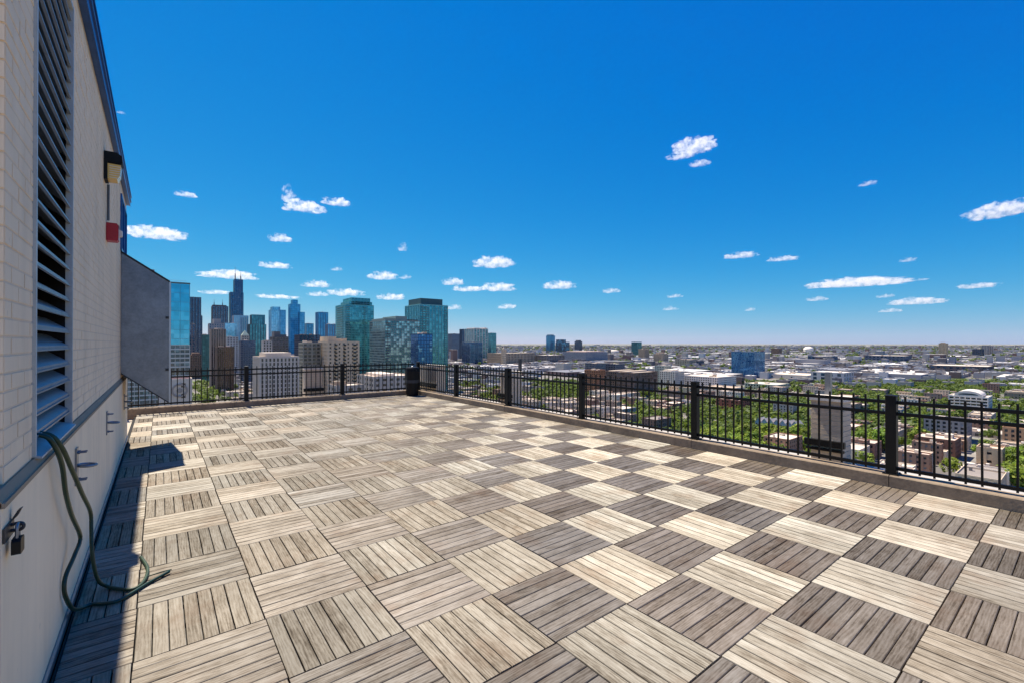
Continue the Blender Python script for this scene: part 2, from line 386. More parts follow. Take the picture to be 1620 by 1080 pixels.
# louver with blades
b = MB(); fw = .02
for y in (LY0, LY1-fw): b.box(-.022, .012, y, y+fw, LZ0, LZ1)
b.box(-.022, .010, LY0+fw, LY1-fw, LZ1-fw, LZ1); b.prism([(-.13,LZ0+.012),(-.13,LZ0+.045),(.03,LZ0-.005),(.03,LZ0-.014)], 'y', LY0+fw, LY1-fw)
lv = b.build('louver', mottled('louver_frame', (.50, .52, .50, 1), .5, .15, 5, .05, .002, .4, .2), pw)
b = MB(); b.prism([(-.11,.075),(-.107,.081),(-.006,.012),(-.006,-.004),(.002,-.004),(.002,-.012),(-.012,-.012),(-.012,.008)], 'y', LY0+fw, LY1-fw); SL = b.mesh('slat', SLAT)
for i in range(26):
    add('slat', SL, lv, (0, 0, LZ0+.085+i*.1))
b = MB(); b.box(-.296, -.29, LY0, LY1, LZ0, LZ1); b.box(-.289, -.0225, LY0+.001, LY0+fw-.001, LZ0, LZ1); b.box(-.289, -.0225, LY1-fw+.001, LY1-.001, LZ0, LZ1); b.build('dark_lining', INNER_SHADE, lv)  # back and jamb linings painted near-black to darken the interior like shade
b = MB()
for i in range(9):
    z = LZ0+.22+i*.27; b.box(-.285, -.24, LY0+.2+random.uniform(0,.1), LY0+.62, z, z+.05)
b.build('filter_rack', OCHRE, lv)
b = MB(); b.box(-.15, -.125, LY1-.22, LY1-.17, LZ0, LZ1); b.prism([(-.16,LZ0),(-.13,LZ0),(-.13,LZ0+.02),(-.16,LZ0+.02)], 'y', LY0+.03, LY1-.03); b.build('damper_rod', DARKM, lv)
# window over the hood
SKYG = glass_mat('window_glass', (.10, .22, .30, 1), (.2, .35, .42, 1), 5, 5, .2, .05)
b = MB(); 
for y in (GY0, (GY0+GY1)/2-.02, GY1-.04): b.box(-.10, .02, y, y+.04, GZ0, GZ1)
b.box(-.10, .018, GY0+.04, GY1-.04, GZ0, GZ0+.04); b.box(-.10, .018, GY0+.04, GY1-.04, GZ1-.04, GZ1)
wd = b.build('window', COPE, pw)
for y in (GY0+.041, (GY0+GY1)/2+.021):
    b = MB(); b.box(-.05, -.04, y, y+(GY1-GY0)/2-.062, GZ0+.041, GZ1-.041); b.build('pane', SKYG, wd)
# base flashing, drain gap
b = MB(); b.prism([(.023,0),(.032,0),(.036,.052),(.028,.064),(.023,.064)], 'y', 0, WL); b.build('base_flashing', STEEL, pw)
b = MB(); b.prism([(.036,-.045),(.05,-.045),(.05,-.012),(.043,-.004),(.036,-.012)], 'y', 0, WL); b.build('edge_angle', DARKM, pw)
b = MB(); b.box(-.30, -.0, -.175, -.151, -.02, 1.05); b.build('door_edge', RUST, pw)

# hood on the wall
hd = thing('vent_hood', 'grey sheet metal vent hood with slanted top jutting from the left wall', 'hood', (WX, 8.9, 0))
HB = [(0.004,1.20),(.574,.73),(.574,2.59),(0.004,2.98)]
b = MB(); b.prism(HB, 'y', 0, .006); b.build('side_panel', STEEL, hd)
b = MB(); b.prism(HB, 'y', .94, .946); b.build('side_panel', STEEL, hd)
b = MB(); b.quad((.004,.006,2.978),(.571,.006,2.588),(.571,.94,2.588),(.004,.94,2.978)); b.quad((.004,.006,2.984),(.004,.94,2.984),(.571,.94,2.594),(.571,.006,2.594)); b.build('top_panel', STEEL, hd)
b = MB(); b.box(.566, .572, .0065, .9395, .735, 2.585); b.build('front_panel', STEEL, hd)
b = MB(); b.prism([(.574,.725),(.596,.725),(.596,2.60),(.574,2.61)], 'y', -.012, .012); b.build('edge_angle', mottled('bright_edge', (.55,.58,.6,1), .35, .1, 8, 0, metal=.5), hd)
b = MB(); b.prism([(0.006,2.984),(.585,2.588),(.585,2.612),(0.006,3.008)], 'y', -.02, .96); b.build('drip_cap', DARKM, hd)
b = MB(); b.prism([(0.006,1.186),(.57,.716),(.574,.732),(0.006,1.206)], 'y', -.012, .0); b.build('bottom_lip', DARKM, hd)
for z in (2.02, 1.22):
    b = MB(); b.box(.53, .572, -.022, -.001, z, z+.035); b.build('latch', DARKM, hd)

# wall light, conduit, alarm
wl = thing('wall_light', 'black wall pack light with amber lens high on the brick wall', 'light', (WX, 6.29, 3.315))
b = MB(); b.box(.002, .034, -.105, .105, 0, .215); b.prism([(.002,.2155),(.165,.2155),(.172,.225),(.165,.30),(.12,.335),(.002,.335)], 'y', -.105, .105); b.build('housing', BLACK, wl)
b = MB(); b.prism([(.0345,.012),(.12,.016),(.148,.075),(.156,.195),(.0345,.195)], 'y', -.092, .092); ln_ = b.build('lens', LENS, wl)
b = MB()
for i in range(6): b.box(.05, .15, -.0935, -.0922, .03+i*.027, .036+i*.027)
b.build('refractor_rib', WHITEP, ln_)
b = MB(); b.box(.035, .162, -.096, .096, .1955, .215); b.build('rim', BLACK, wl)
cd = MB(); cd.tube([(.022, 0, 0), (.022, 0, -.03), (.022, -.01, -.2), (.022, .0, -.38)], .012, 8, 0, 3)
tag(cd.build('conduit', mottled('conduit_grey', (.10, .11, .12, 1), .5, .2, 9, 0), None, (WX, 6.42, 3.317)), 'thin grey conduit between the wall light and the red alarm', 'conduit')
wl.scale = (.86, .86, .86)
al = thing('fire_alarm', 'red alarm box with small white strobe below the wall light', 'alarm', (WX, 6.55, 2.74))
b = MB(); b.prism([(.002,.0),(.10,.0),(.115,.02),(.115,.19),(.10,.215),(.002,.215)], 'y', -.08, .08); b.build('housing', REDM, al)
b = MB(); b.prism([(.1152,.06),(.15,.075),(.15,.135),(.1152,.15)], 'y', -.035, .035); b.build('strobe', WHITEP, al)
b = MB()
for i in range(5): b.box(.1153, .119, -.06, .06, .162+i*.009, .166+i*.009)
b.build('sounder_grille', DARKM, al)

al.scale = (.88, .88, .88)
# anchor brackets
def bracket(y, z, label):
    t = thing('anchor_bracket', label, 'bracket', (WX+.022, y, z), 'steel anchor brackets on the left wall')
    b = MB(); b.box(.0005, .010, -.045, .045, 0, .24); b.build('plate', STEEL, t)
    for yy in (-.022, .022):
        for zz in (.03, .21):
            b = MB(); b.lathe([(.009,.01),(.009,.022),(.005,.022),(.005,.055)], (0, yy, zz), 'x', 8); b.build('bolt', STEEL, t)
    b = MB(); pts = [(.01,0,.12)] + [(.055+.045*math.cos(a), .0+.045*math.sin(a)*.9, .12-.004*math.cos(a)) for a in [math.pi+2*math.pi*i/14 for i in range(15)]]
    b.tube(pts, .009, 8, 0, 2); b.build('eye', STEEL, t, smooth=True)
bracket(4.10, .72, 'steel anchor bracket with eye, nearest, behind the hanging green hose')
bracket(6.30, .70, 'steel anchor bracket with eye midway along the wall, before the vent hood')
bracket(9.25, .62, 'small steel anchor bracket under the vent hood, farthest along the wall')

# hasp and padlock
hp = thing('hasp', 'black steel hasp bolted across the near corner of the wall', 'hasp', (WX+.022, 2.33, .945))
b = MB(); b.box(.0005, .007, .0, .13, .0, .05); b.build('strap', DARKM, hp)
b = MB(); b.prism([(.007,.05),(.02,.065),(.03,.09),(.02,.085),(.007,.06)], 'y', .10, .13); b.build('turned_end', DARKM, hp)
b = MB(); b.tube([(.004,.085,.02),(.03,.085,.018),(.038,.085,.03),(.03,.085,.042),(.004,.085,.04)], .006, 8); b.build('staple', DARKM, hp)
pk = thing('padlock', 'black padlock hanging from the hasp at the lower left', 'padlock', (WX+.048, 2.40, .930))
b = MB(); b.prism([(-.028,-.05),(.028,-.05),(.032,-.045),(.032,.002),(.026,.012),(-.026,.012),(-.032,.002),(-.032,-.045)], 'x', -.014, .014); b.build('body', BLACK, pk)
b = MB(); b.tube([(0,-.018,.008),(0,-.018,.05),(0,-.010,.066),(0,.010,.066),(0,.018,.05),(0,.018,.008)], .0055, 8); b.build('shackle', STEEL, pk, smooth=True)

pk.scale = (.88, .88, .88)
# hose strands out of the louver
def hose(label, pts, mat, r):
    m = MB(); m.tube(pts, r, 10, 0, 6); tag(m.build('hose', mat, smooth=True), label, 'hose')
hose('dark green hose from the louver looping low with its frayed end on the sunlit boards',
     [(-.56,3.08,1.215),(-.44,3.08,1.205),(-.40,3.10,1.15),(-.385,3.21,1.027),(-.385,3.33,.857),(-.383,3.52,.683),(-.372,3.77,.475),(-.385,3.66,.41),(-.408,3.55,.345),(-.412,3.52,.28),(-.405,3.56,.20),(-.392,3.66,.10),(-.375,3.80,.03),(-.33,3.86,.014),(-.265,3.82,.014),(-.20,3.81,.014),(-.129,3.88,.014),(-.039,3.982,.014),(.062,4.067,.018)], HOSE, .0108)
hose('second green hose strand hooking back up at its end beside the wall shadow',
     [(-.56,3.15,1.215),(-.44,3.168,1.20),(-.39,3.20,1.13),(-.37,3.413,.954),(-.36,3.74,.736),(-.352,4.05,.54),(-.347,4.05,.42),(-.34,4.0,.32),(-.33,4.0,.20),(-.31,4.04,.08),(-.272,4.08,.016),(-.204,3.99,.014),(-.147,3.935,.014),(-.099,3.956,.014),(-.065,4.087,.014),(-.064,4.259,.014),(-.105,4.478,.016)], HOSE2, .0108)
m = MB(); m.tube([(-.06,4.04,.03),(.02,4.06,.03),(.075,4.08,.022)], .004, 6); tag(m.build('wire', HOSE2), 'thin wire lying beside the end of the green hose', 'wire')

# bin in the far corner
tb = thing('trash_bin', 'black rounded bin with grey band in the far fence corner', 'bin', (6.36, 13.36, 0))
b = MB(); b.lathe([(.17,.0),(.19,.02),(.205,.40),(.21,.42),(.21,.78),(.195,.80)], seg=28); b.build('body', BLACK, tb, smooth=False)
b = MB(); b.lathe([(.208,.40),(.2135,.405),(.2135,.495),(.208,.50)], seg=28); b.build('band', mottled('bin_band', (.05, .05, .05, 1), .5, .2, 9, 0), tb)
b = MB(); b.lathe([(.21,.80),(.205,.86),(.185,.895),(.06,.905)], seg=28); ld = b.build('lid', BLACK, tb)
b = MB(); b.lathe([(.03,.905),(.035,.918),(.02,.93)], seg=12); b.build('knob', STEEL, ld)

# brick piers just outside the fence
def pier(x0, x1, y0, y1, label, bracket_face, pole=None):
    t = thing('parapet_pier', label, 'pier', ((x0+x1)/2, (y0+y1)/2, .02), 'beige brick piers outside the fence')
    hx, hy = (x1-x0)/2, (y1-y0)/2
    b = MB(); z = .0; i = 0
    b.box(-hx+.008, hx-.008, -hy+.008, hy-.008, 0, .86)
    b.build('core', PIERC, t)
    m = MB()
    while z < .84:
        m.box(-hx, hx, -hy, hy, z, z+.058); z += .068
    tag(m.build('brick_course', PIERB, t), kind='stuff')
    b = MB(); b.box(-hx-.025, hx+.025, -hy-.025, hy+.025, .86, .91); b.build('cap', PIERC, t)
    b = MB()
    if bracket_face == 'x': b.box(-hx-.06, -hx-.001, -hy-.03, hy+.06, .26, .34); b.box(-hx-.05, -hx-.001, -hy-.02, hy+.04, .20, .23)
    else: b.box(-hx-.04, hx+.04, -hy-.06, -hy-.001, .22, .31)
    b.build('bracket', BLACK, t)
    return t
pier(7.02, 7.34, 2.04, 2.41, 'beige brick pier with dark bracket outside the nearest part of the right fence', 'x')
pier(7.02, 7.34, 9.05, 9.55, 'beige brick pier with dark bracket halfway along the right fence', 'x')
pier(7.02, 7.34, 13.0, 14.25, 'wide beige brick pier outside the corner behind the black bin', 'x')
pier(3.38, 3.86, 14.25, 14.55, 'beige brick pier with black slot outside the far fence', 'y')
for (px, yy, lb) in ((1325, 2.32, 'grey steel pole behind the nearest brick pier outside the fence'), (821, 9.2, 'dark steel pole behind the halfway brick pier outside the fence')):
    m = MB(); m.box(-.034, .034, -.034, .034, 0, 1.22); tag(m.build('pole', DARKM if px < 900 else STEEL, None, (7.40, yy, .022)), lb, 'pole')

# ------------------------------------------------------------------ ground and streets
def ground_mat():
    t = NT('city_ground'); v = t.gen_pos()
    a = t.noise(v, .012, 5, .6); c = t.noise(v, .11, 5, .65); g = t.noise(v, .006, 4, .6); fine = t.noise(v, .7, 3, .6)
    col = t.ramp(a, [(.36, (.15, .135, .12, 1)), (.5, (.24, .22, .195, 1)), (.64, (.34, .31, .27, 1))])
    col = t.mix(t.math('MULTIPLY', t.math('SUBTRACT', g, .50, True), 7., True), col, t.ramp(c, [(.35, (.045, .075, .022, 1)), (.65, (.11, .16, .045, 1))]))
    col = t.mix(1., col, t.ramp(fine, [(.3, (.85, .85, .85, 1)), (.7, (1.12, 1.12, 1.12, 1))]), 'MULTIPLY')
    return t.p(Base_Color=col, Roughness=.95, Specular_IOR_Level=.1)
b = MB(); b.quad((-60000,-60000,GZ),(60000,-60000,GZ),(60000,60000,GZ),(-60000,60000,GZ)); tag(b.build('ground', ground_mat()), kind='structure')
ASPH = mottled('asphalt', (.085, .082, .08, 1), .9, .2, .15, 0)
WALK = mottled('pavement', (.33, .31, .28, 1), .9, .15, .1, 0)
MARK = mottled('road_paint', (.65, .63, .58, 1), .8, .1, .5, 0)
SX, SY, RW = 118., 96., 11.
def street(axis, c, a0, a1):
    m = MB()
    def bx(q0, q1, z, mat):
        if axis == 'x': m.quad((q0,a0,z),(q1,a0,z),(q1,a1,z),(q0,a1,z), mat)
        else: m.quad((a0,q0,z),(a1,q0,z),(a1,q1,z),(a0,q1,z), mat)
    off = 0. if axis == 'x' else .06
    bx(c-RW/2, c+RW/2, GZ+.05+off, 0)
    for s in (-1, 1):
        e0, e1 = sorted((c+s*RW/2, c+s*(RW/2+3)))
        if axis == 'x': m.box(e0, e1, a0, a1, GZ, GZ+.16)
        else: m.box(a0, a1, e0, e1, GZ, GZ+.15)
        m.m[-6:] = [1]*6
    bx(c-.09, c-.0, GZ+.055+off, 2); bx(c+.1, c+.2, GZ+.055+off, 2)
    tag(m.build('road', [ASPH, WALK, MARK]), kind='structure')
for i in range(1, 15): street('x', 60+i*SX, 60, 2400)
for j in range(1, 22): street('y', 20+j*SY, -150, 2300)

# ------------------------------------------------------------------ buildings
WM, GM = {}, {}
def W(key):
    if key not in WM: WM[key] = wall_mat('facade_%d' % len(WM), (min(key[0]*1.12, .85), key[1], key[2]*.86, 1))
    return WM[key]
def G(key, key2, bw, fh, lit=.2, rough=.08):
    k = (key, key2, round(bw,1), round(fh,1), lit, rough)
    if k not in GM: GM[k] = glass_mat('glazing_%d' % len(GM), (*key, 1), (*key2, 1), bw, fh, lit, rough, .7 if max(key) > .055 else .15)
    return GM[k]
TEAL, TEAL2 = (.06, .27, .32), (.11, .43, .48)
BLUE, BLUE2 = (.05, .32, .55), (.10, .42, .66)
NAVY, NAVY2 = (.035, .09, .17), (.08, .16, .26)
LBLUE, LBLUE2 = (.26, .58, .78), (.40, .70, .86)
DARK, DARK2 = (.018, .022, .028), (.06, .07, .08)
ROOFS = [(.52,.50,.46), (.40,.38,.35), (.26,.25,.24), (.60,.57,.52), (.33,.27,.22), (.70,.67,.62)]
FOOT = []
def footprint(px0, px1, Z, pc=None, maxd=None):
    am = (ang(px0)+ang(px1))/2
    fr = max(0, math.sin(am))/(max(0, math.sin(am))+math.cos(am)) if pc is None else (pc-px0)/(px1-px0)
    nx, ny = at(px0+fr*(px1-px0), Z)
    xmin, ymin = nx, ny
    a0, a1 = ang(px0), ang(px1)
    xmax = ymin*math.tan(min(a1, R(86)))
    W_ = xmax-xmin
    ymax = xmin/math.tan(a0) if a0 > .02 and xmin > 0 else ymin+W_
    md = maxd or max(24, 2.2*W_)
    ymax = min(max(ymax, ymin+8), ymin+md)
    if a1 > R(55): xmax = min(xmax, xmin+(maxd or max(24, 2.2*(ymax-ymin))))
    xmax = max(xmax, xmin+6)
    return xmin, xmax, ymin, ymax
def frame_geom(m, lx, ly, z0, z1, bw, fh, pr, br, proud=.35, corner=True):
    nx, ny, nz = max(1, round(lx/bw)), max(1, round(ly/bw)), max(1, round((z1-z0)/fh))
    if pr > 0:
        for n, l, ax in ((nx, lx, 0), (ny, ly, 1)):
            w = l/n*pr/2
            for i in range(1, n):
                c = -l/2+l*i/n
                if ax == 0: m.box(c-w, c+w, -ly/2-proud, ly/2+proud, z0, z1-.02)
                else: m.box(-lx/2-proud, lx/2+proud, c-w, c+w, z0, z1-.03)
        wx, wy = lx/nx*pr/2, ly/ny*pr/2
        for sx in (-1, 1):
            for sy in (-1, 1):
                a, b2 = sorted((sx*(lx/2-wx), sx*(lx/2+proud*1.004))); c, d = sorted((sy*(ly/2-wy), sy*(ly/2+proud*1.004)))
                m.box(a, b2, c, d, z0, z1-.01)
    if br > 0:
        h = (z1-z0)/nz; w = h*br/2
        for i in range(nz+1):
            c = z0+h*i
            m.box(-lx/2-proud*.8, lx/2+proud*.8, -ly/2-proud*.8, ly/2+proud*.8, max(c-w, z0), min(c+w, z1+.01))
def building(label, px0, px1, ytop, Z, wall=(.4,.37,.33), glass=(DARK, DARK2), fh=3.4, bw=4., pr=.4, br=.35, lit=.2, roof=None,
             tops=(), pc=None, maxd=None, name='apartment_building', cat='building', group=None, proud=.35, ant=(), balc=None, frame2=None, rough=.08, zb=None, units=2):
    x0, x1, y0, y1 = footprint(px0, px1, Z, pc, maxd)
    FOOT.append((x0-4, x1+4, y0-4, y1+4))
    lx, ly = x1-x0, y1-y0
    h = zat(ytop, Z) - GZ
    t = thing(name, label, cat, ((x0+x1)/2, (y0+y1)/2, GZ), group)
    wm, gm = W(wall), G(*glass, bw, fh, lit, rough)
    m = MB(); m.box(-lx/2, lx/2, -ly/2, ly/2, 0, h-.3); m.build('glazing', gm, t)
    m = MB(); frame_geom(m, lx, ly, 0, h, bw, fh, pr, br, proud)
    if len(m.v): tag(m.build('facade_frame', wm, t), kind='stuff')
    rc = W(roof or random.choice(ROOFS))
    m = MB(); e = proud*.9 if (pr or br) else .05
    m.box(-lx/2-e*.7, lx/2+e*.7, -ly/2-e*.7, ly/2+e*.7, h-.25, h+.04); m.build('roof', rc, t)
    m = MB(); q = .35
    for a in ((-lx/2-e, lx/2+e, -ly/2-e, -ly/2-e+q), (-lx/2-e, lx/2+e, ly/2+e-q, ly/2+e), (-lx/2-e, -lx/2-e+q, -ly/2-e+q, ly/2+e-q), (lx/2+e-q, lx/2+e, -ly/2-e+q, ly/2+e-q)):
        m.box(*a, h-.2, h+.9)
    m.build('parapet', wm, t)
    west = ang((px0+px1)/2) > R(48)
    for (f0, f1, yt, *mat) in tops:                   # stepped tops: share of the width, top line in the photograph
        hz = zat(yt, Z)-GZ
        if west: bx = (-lx*.42, lx*.42, ly/2-f1*ly, ly/2-f0*ly)
        else: bx = (-lx/2+f0*lx, -lx/2+f1*lx, -ly*.42, ly*.42)
        bx = (max(bx[0], -lx/2+.05), min(bx[1], lx/2-.05), max(bx[2], -ly/2+.05), min(bx[3], ly/2-.05))
        style = mat[0] if mat else 'wall'
        m = MB(); m.box(*bx, h+.05, hz)
        o = m.build('setback' if hz-h > 6 else 'penthouse', gm if style == 'glass' else wm if style == 'wall' else W(style), t)
        if style == 'glass' and (pr or br):
            m = MB(); frame_geom(m, bx[1]-bx[0], bx[3]-bx[2], h+.05, hz+.3, bw, fh, pr, br, proud); q = m.build('setback_frame', wm, o); q.location = ((bx[0]+bx[1])/2, (bx[2]+bx[3])/2, 0); tag(q, kind='stuff')
    if not tops and units and min(lx, ly) > 9:
        for k in range(units):
            m = MB(); u = random.uniform(1.6, 4.); cx, cyq = random.uniform(-.3,.3)*lx, random.uniform(-.3,.3)*ly
            m.box(cx-u, cx+u, cyq-u*.7, cyq+u*.7, h+.05, h+random.uniform(1.5, 3)); m.build('roof_unit', W(random.choice(ROOFS)), t)
    for (f, yt, r) in ant:
        m = MB(); hz = zat(yt, Z)-GZ; hb = max([h]+[zat(q[2], Z)-GZ for q in tops])-.5
        m.lathe([(r, hb), (r*.8, hb+(hz-hb)*.45), (r*.35, hb+(hz-hb)*.5), (r*.25, hz)], (-lx/2+f*lx, 0, 0), seg=8); m.build('antenna', W((.10,.12,.15)), t)
    if balc:                                            # balcony slabs standing proud of the faces: (face, f0, f1, depth, colour)
        for (face, f0, f1, dp, colr) in balc:
            m = MB(); n = int(h/fh)
            for i in range(2, n):
                z = h*i/n
                if face == 'y': a = (-lx/2+f0*lx, -lx/2+f1*lx, -ly/2-dp, -ly/2+.1)
                else: a = (-lx/2-dp, -lx/2+.1, ly/2-f1*ly, ly/2-f0*ly)
                m.box(*a, z-.12, z+.12)
                if face == 'y': m.box(a[0]+.02, a[1]-.02, a[2]+.03, a[2]+.1, z+.12, z+1.1)
                else: m.box(a[0]+.03, a[0]+.1, a[2]+.02, a[3]-.02, z+.12, z+1.1)
            tag(m.build('balcony', W(colr), t), kind='stuff')
    return t, (lx, ly, h)
B = building
# --- downtown skyline, from the hood to the corner of the fence
def plain_box_tower():
    y = at(300, 360)[1]; xa = at(185, 300)[0]; x1 = y*math.tan(ang(300)); x0 = x1-55
    h = zat(450, 360)-GZ
    t = thing('glass_tower', 'blue glass tower with pale floor bands directly beside the grey vent hood', 'tower', ((x0+x1)/2, y+18, GZ)); FOOT.append((x0-4, x1+4, y-4, y+40))
    lx, ly = x1-x0, 36
    m = MB(); m.box(-lx/2, lx/2, -ly/2, ly/2, 0, h); m.build('glazing', G((.08,.50,.66), (.12,.58,.74), 3.1, 3.5, .25, .05), t)
    m = MB(); frame_geom(m, lx, ly, 30, h, 6.2, 7., .035, .03, .12); tag(m.build('mullion_grid', W((.12,.22,.27)), t), kind='stuff')
    m = MB(); frame_geom(m, lx, ly, 0, zat(545, 360)-GZ, 3.1, 3.5, .1, .30, .3); tag(m.build('floor_band', W((.55,.60,.58)), t), kind='stuff')
    m = MB(); m.box(-lx/2-.08, lx/2+.08, -ly/2-.08, ly/2+.08, 0, zat(545, 360)-GZ); m.build('lower_glazing', glass_mat('lower_glazing', (.035,.085,.09,1), (.12,.24,.24,1), 3.1, 3.5, .25), t)
    m = MB(); m.box(-lx/2-.3, lx/2+.3, -ly/2-.3, ly/2+.3, h, h+1.1); m.build('roof', W((.10,.16,.18)), t)
    m = MB(); m.box(-lx/2+6, lx/2-22, -ly/2+4, ly/2-4, h+1.1, h+10); m.build('penthouse', W((.22,.23,.26)), t)
    m = MB()
    for k in range(12): m.box(lx/2-20+k*1.6, lx/2-19.9+k*1.6, -ly/2+.5, -ly/2+.6, h+1.1, h+2.6)
    m.box(lx/2-20, lx/2-2.2, -ly/2+.5, -ly/2+.62, h+2.5, h+2.62); m.build('roof_rail', W((.5,.5,.5)), t)
plain_box_tower()
GB = ((.07,.12,.19), (.10,.16,.24))
B('slate blue office tower standing behind the blue glass tower', 298, 318, 470, 1500, (.06,.085,.13), GB, 8, 9, .45, .1, name='office_tower', cat='tower')
B('dark slate tower just right of the slate blue office tower, stepped lower', 314, 320, 500, 1560, (.06,.085,.13), GB, 8, 9, .4, .1, name='office_tower', cat='tower')
B('narrow mauve grey office tower low in front of the slate towers', 298, 309, 513, 1100, (.16,.15,.17), (NAVY,NAVY2), 6, 6, .4, .2, name='office_tower', cat='tower')
B('slate tower with two thin antennas left of the tallest black tower', 334, 361, 484, 2450, (.075,.085,.115), GB, 9, 12, .35, .15, tops=((.02,.9,482),), ant=((.14,472,2.2),(.68,472,2.2)), name='office_tower', cat='tower')
B('tallest black stepped tower with two antennas', 362, 385, 462, 2550, (.014,.036,.070), ((.03,.11,.22),(.05,.16,.28)), 10, 11, .2, .12, tops=((.32,.97,441,'glass'),), ant=((.42,420,3.2),(.85,426,3.2)), name='skyscraper', cat='skyscraper', maxd=70)
B('pale grey striped office slab below the tallest black tower', 367, 393, 499, 2000, (.30,.36,.44), (LBLUE,LBLUE2), 5, 8, .4, .15, name='office_tower', cat='tower')
B('small light blue glass block below the twin antenna tower', 354, 374, 511, 1500, (.25,.36,.45), (LBLUE,LBLUE2), 5, 6, .08, .08, name='office_block', cat='building')
B('dark teal office tower right of the pale striped slab', 395, 419, 498, 1900, (.04,.10,.13), (TEAL,TEAL2), 6, 8, .2, .2, name='office_tower', cat='tower')
B('wide dark teal block low in front of the dark teal tower', 391, 421, 513, 1400, (.05,.09,.12), (TEAL,TEAL2), 6, 7, .3, .15, name='office_block', cat='building')
B('low teal glass block left of the brown striped tower', 319, 334, 530, 900, (.05,.10,.12), (TEAL,TEAL2), 4, 5, .15, .15, name='office_block', cat='building')
B('pale grey stepped block behind the top of the brown striped tower', 329, 354, 512, 1150, (.34,.34,.36), (NAVY,NAVY2), 5, 5, .5, .3, tops=((.3,.8,504),), name='office_block', cat='building')
B('brown and white vertically striped tower in the middle of the left skyline', 332, 357, 521, 760, (.33,.27,.24), ((.04,.03,.03),(.1,.08,.08)), 3.6, 3.4, .42, .04, proud=.7, name='apartment_tower', cat='tower')
B('dark brown ribbed block above the far fence, left part', 341, 370, 549, 700, (.16,.12,.105), ((.015,.012,.012),(.06,.05,.05)), 3.6, 2.6, .4, .03, roof=(.35,.3,.26), proud=.6)
B('brown brick low block right of the blue glass tower', 300, 326, 562, 1000, (.20,.13,.10), (DARK,DARK2), 3.6, 4, .5, .5, roof=(.45,.38,.32), tops=((.1,.6,558),))
B('wide slate blue office block with a white corner pillar', 378, 404, 539, 820, (.17,.19,.24), (NAVY,NAVY2), 3.8, 4, .35, .45)
B('small white block with dark windows below the light blue glass block', 357, 377, 533, 1000, (.52,.5,.5), (DARK,DARK2), 4.5, 5, .5, .45)
t_, (lx, ly, h) = B('pale green pyramid roofed building in the left skyline', 381, 394, 531, 1050, (.45,.43,.38), (DARK,DARK2), 5, 5, .6, .5, units=0)
m = MB(); m.v += [(-lx/2,-ly/2,h+1),(lx/2,-ly/2,h+1),(lx/2,ly/2,h+1),(-lx/2,ly/2,h+1),(0,0,h+13)]
for q in ((0,1,4),(1,2,4),(2,3,4),(3,0,4),(3,2,1,0)): m.f.append(q); m.m.append(0)
m.build('pyramid_roof', W((.40,.50,.42)), t_)
B('light blue glass tower with square notched top', 425, 452, 490, 1700, (.14,.36,.52), (LBLUE,LBLUE2), 6, 7, .1, .1, tops=((.1,.62,485,'glass'),), name='office_tower', cat='tower')
B('grey office block at the foot of the light blue notched tower', 427, 456, 533, 640, (.15,.15,.17), (DARK,DARK2), 3.8, 4.2, .3, .4, tops=((.1,.5,524),(.5,.9,529)))
B('white ribbed small block in front of the grey office block', 414, 430, 540, 600, (.5,.48,.48), (DARK,DARK2), 3.6, 3.2, .5, .3)
B('tall bright blue stepped tower with narrow crown', 456, 475, 481, 1650, (.03,.22,.40), (BLUE,BLUE2), 7, 8, .12, .1, tops=((.25,.75,474,'glass'),), name='office_tower', cat='tower')
B('lower bright blue wing right of the narrow crowned tower', 472, 482, 494, 1660, (.03,.22,.40), (BLUE,BLUE2), 7, 8, .12, .1, name='office_tower', cat='tower')
B('dark blue block between the stepped blue tower and the dark slab', 482, 496, 512, 1400, (.04,.12,.20), (BLUE,BLUE2), 6, 7, .2, .2, name='office_block', cat='building')
B('dark blue slab tower with pale right face', 499, 519, 494, 1500, (.05,.13,.25), (BLUE,BLUE2), 7, 9, .3, .06, name='office_tower', cat='tower')
B('grey blue ribbed block beside the first teal tower', 514, 533, 513, 1200, (.15,.21,.30), (BLUE,BLUE2), 6, 6, .45, .08, name='office_block', cat='building')
B('long navy low block behind the beige balcony building', 466, 506, 530, 760, (.06,.07,.11), (NAVY,NAVY2), 4, 5, .3, .4)
B('white residential block with tall pilasters beyond the far fence', 401, 472, 566, 330, (.52,.49,.46), ((.05,.055,.055),(.13,.14,.13)), 3.2, 2.6, .50, .24, lit=.3, roof=(.6,.58,.54), tops=((.14,.82,558),), proud=.5)
B('grey green balcony wing attached left of the beige block', 473, 507, 543, 400, (.36,.36,.31), ((.03,.04,.04),(.14,.16,.15)), 3.2, 3.6, .30, .32, lit=.3, balc=(('y',.02,.35,1.6,(.25,.25,.23)),('y',.6,.95,1.6,(.25,.25,.23))))
B('beige stucco block with columns of dark balconies beyond the far fence', 504, 568, 541, 395, (.60,.50,.375), ((.035,.032,.03),(.12,.11,.1)), 3.2, 4.0, .60, .48, lit=.25, roof=(.5,.44,.36), tops=((.02,.28,532),(.28,.62,535)), balc=(('y',.20,.28,1.5,(.03,.028,.026)),('y',.48,.56,1.5,(.03,.028,.026)),('y',.8,.9,1.5,(.03,.028,.026))))
B('teal glass residential tower with stepped crown behind the beige block', 531, 591, 482, 620, (.12,.40,.43), (TEAL,TEAL2), 3.3, 4.2, .10, .16, lit=.34, tops=((.16,.97,476,'glass'),(.24,.9,470,'glass')), proud=.25, balc=(('y',.0,.16,1.6,(.16,.30,.32)),('y',.62,.72,1.6,(.10,.24,.27)),('x',.2,.8,1.5,(.16,.30,.32))), name='residential_tower', cat='tower')
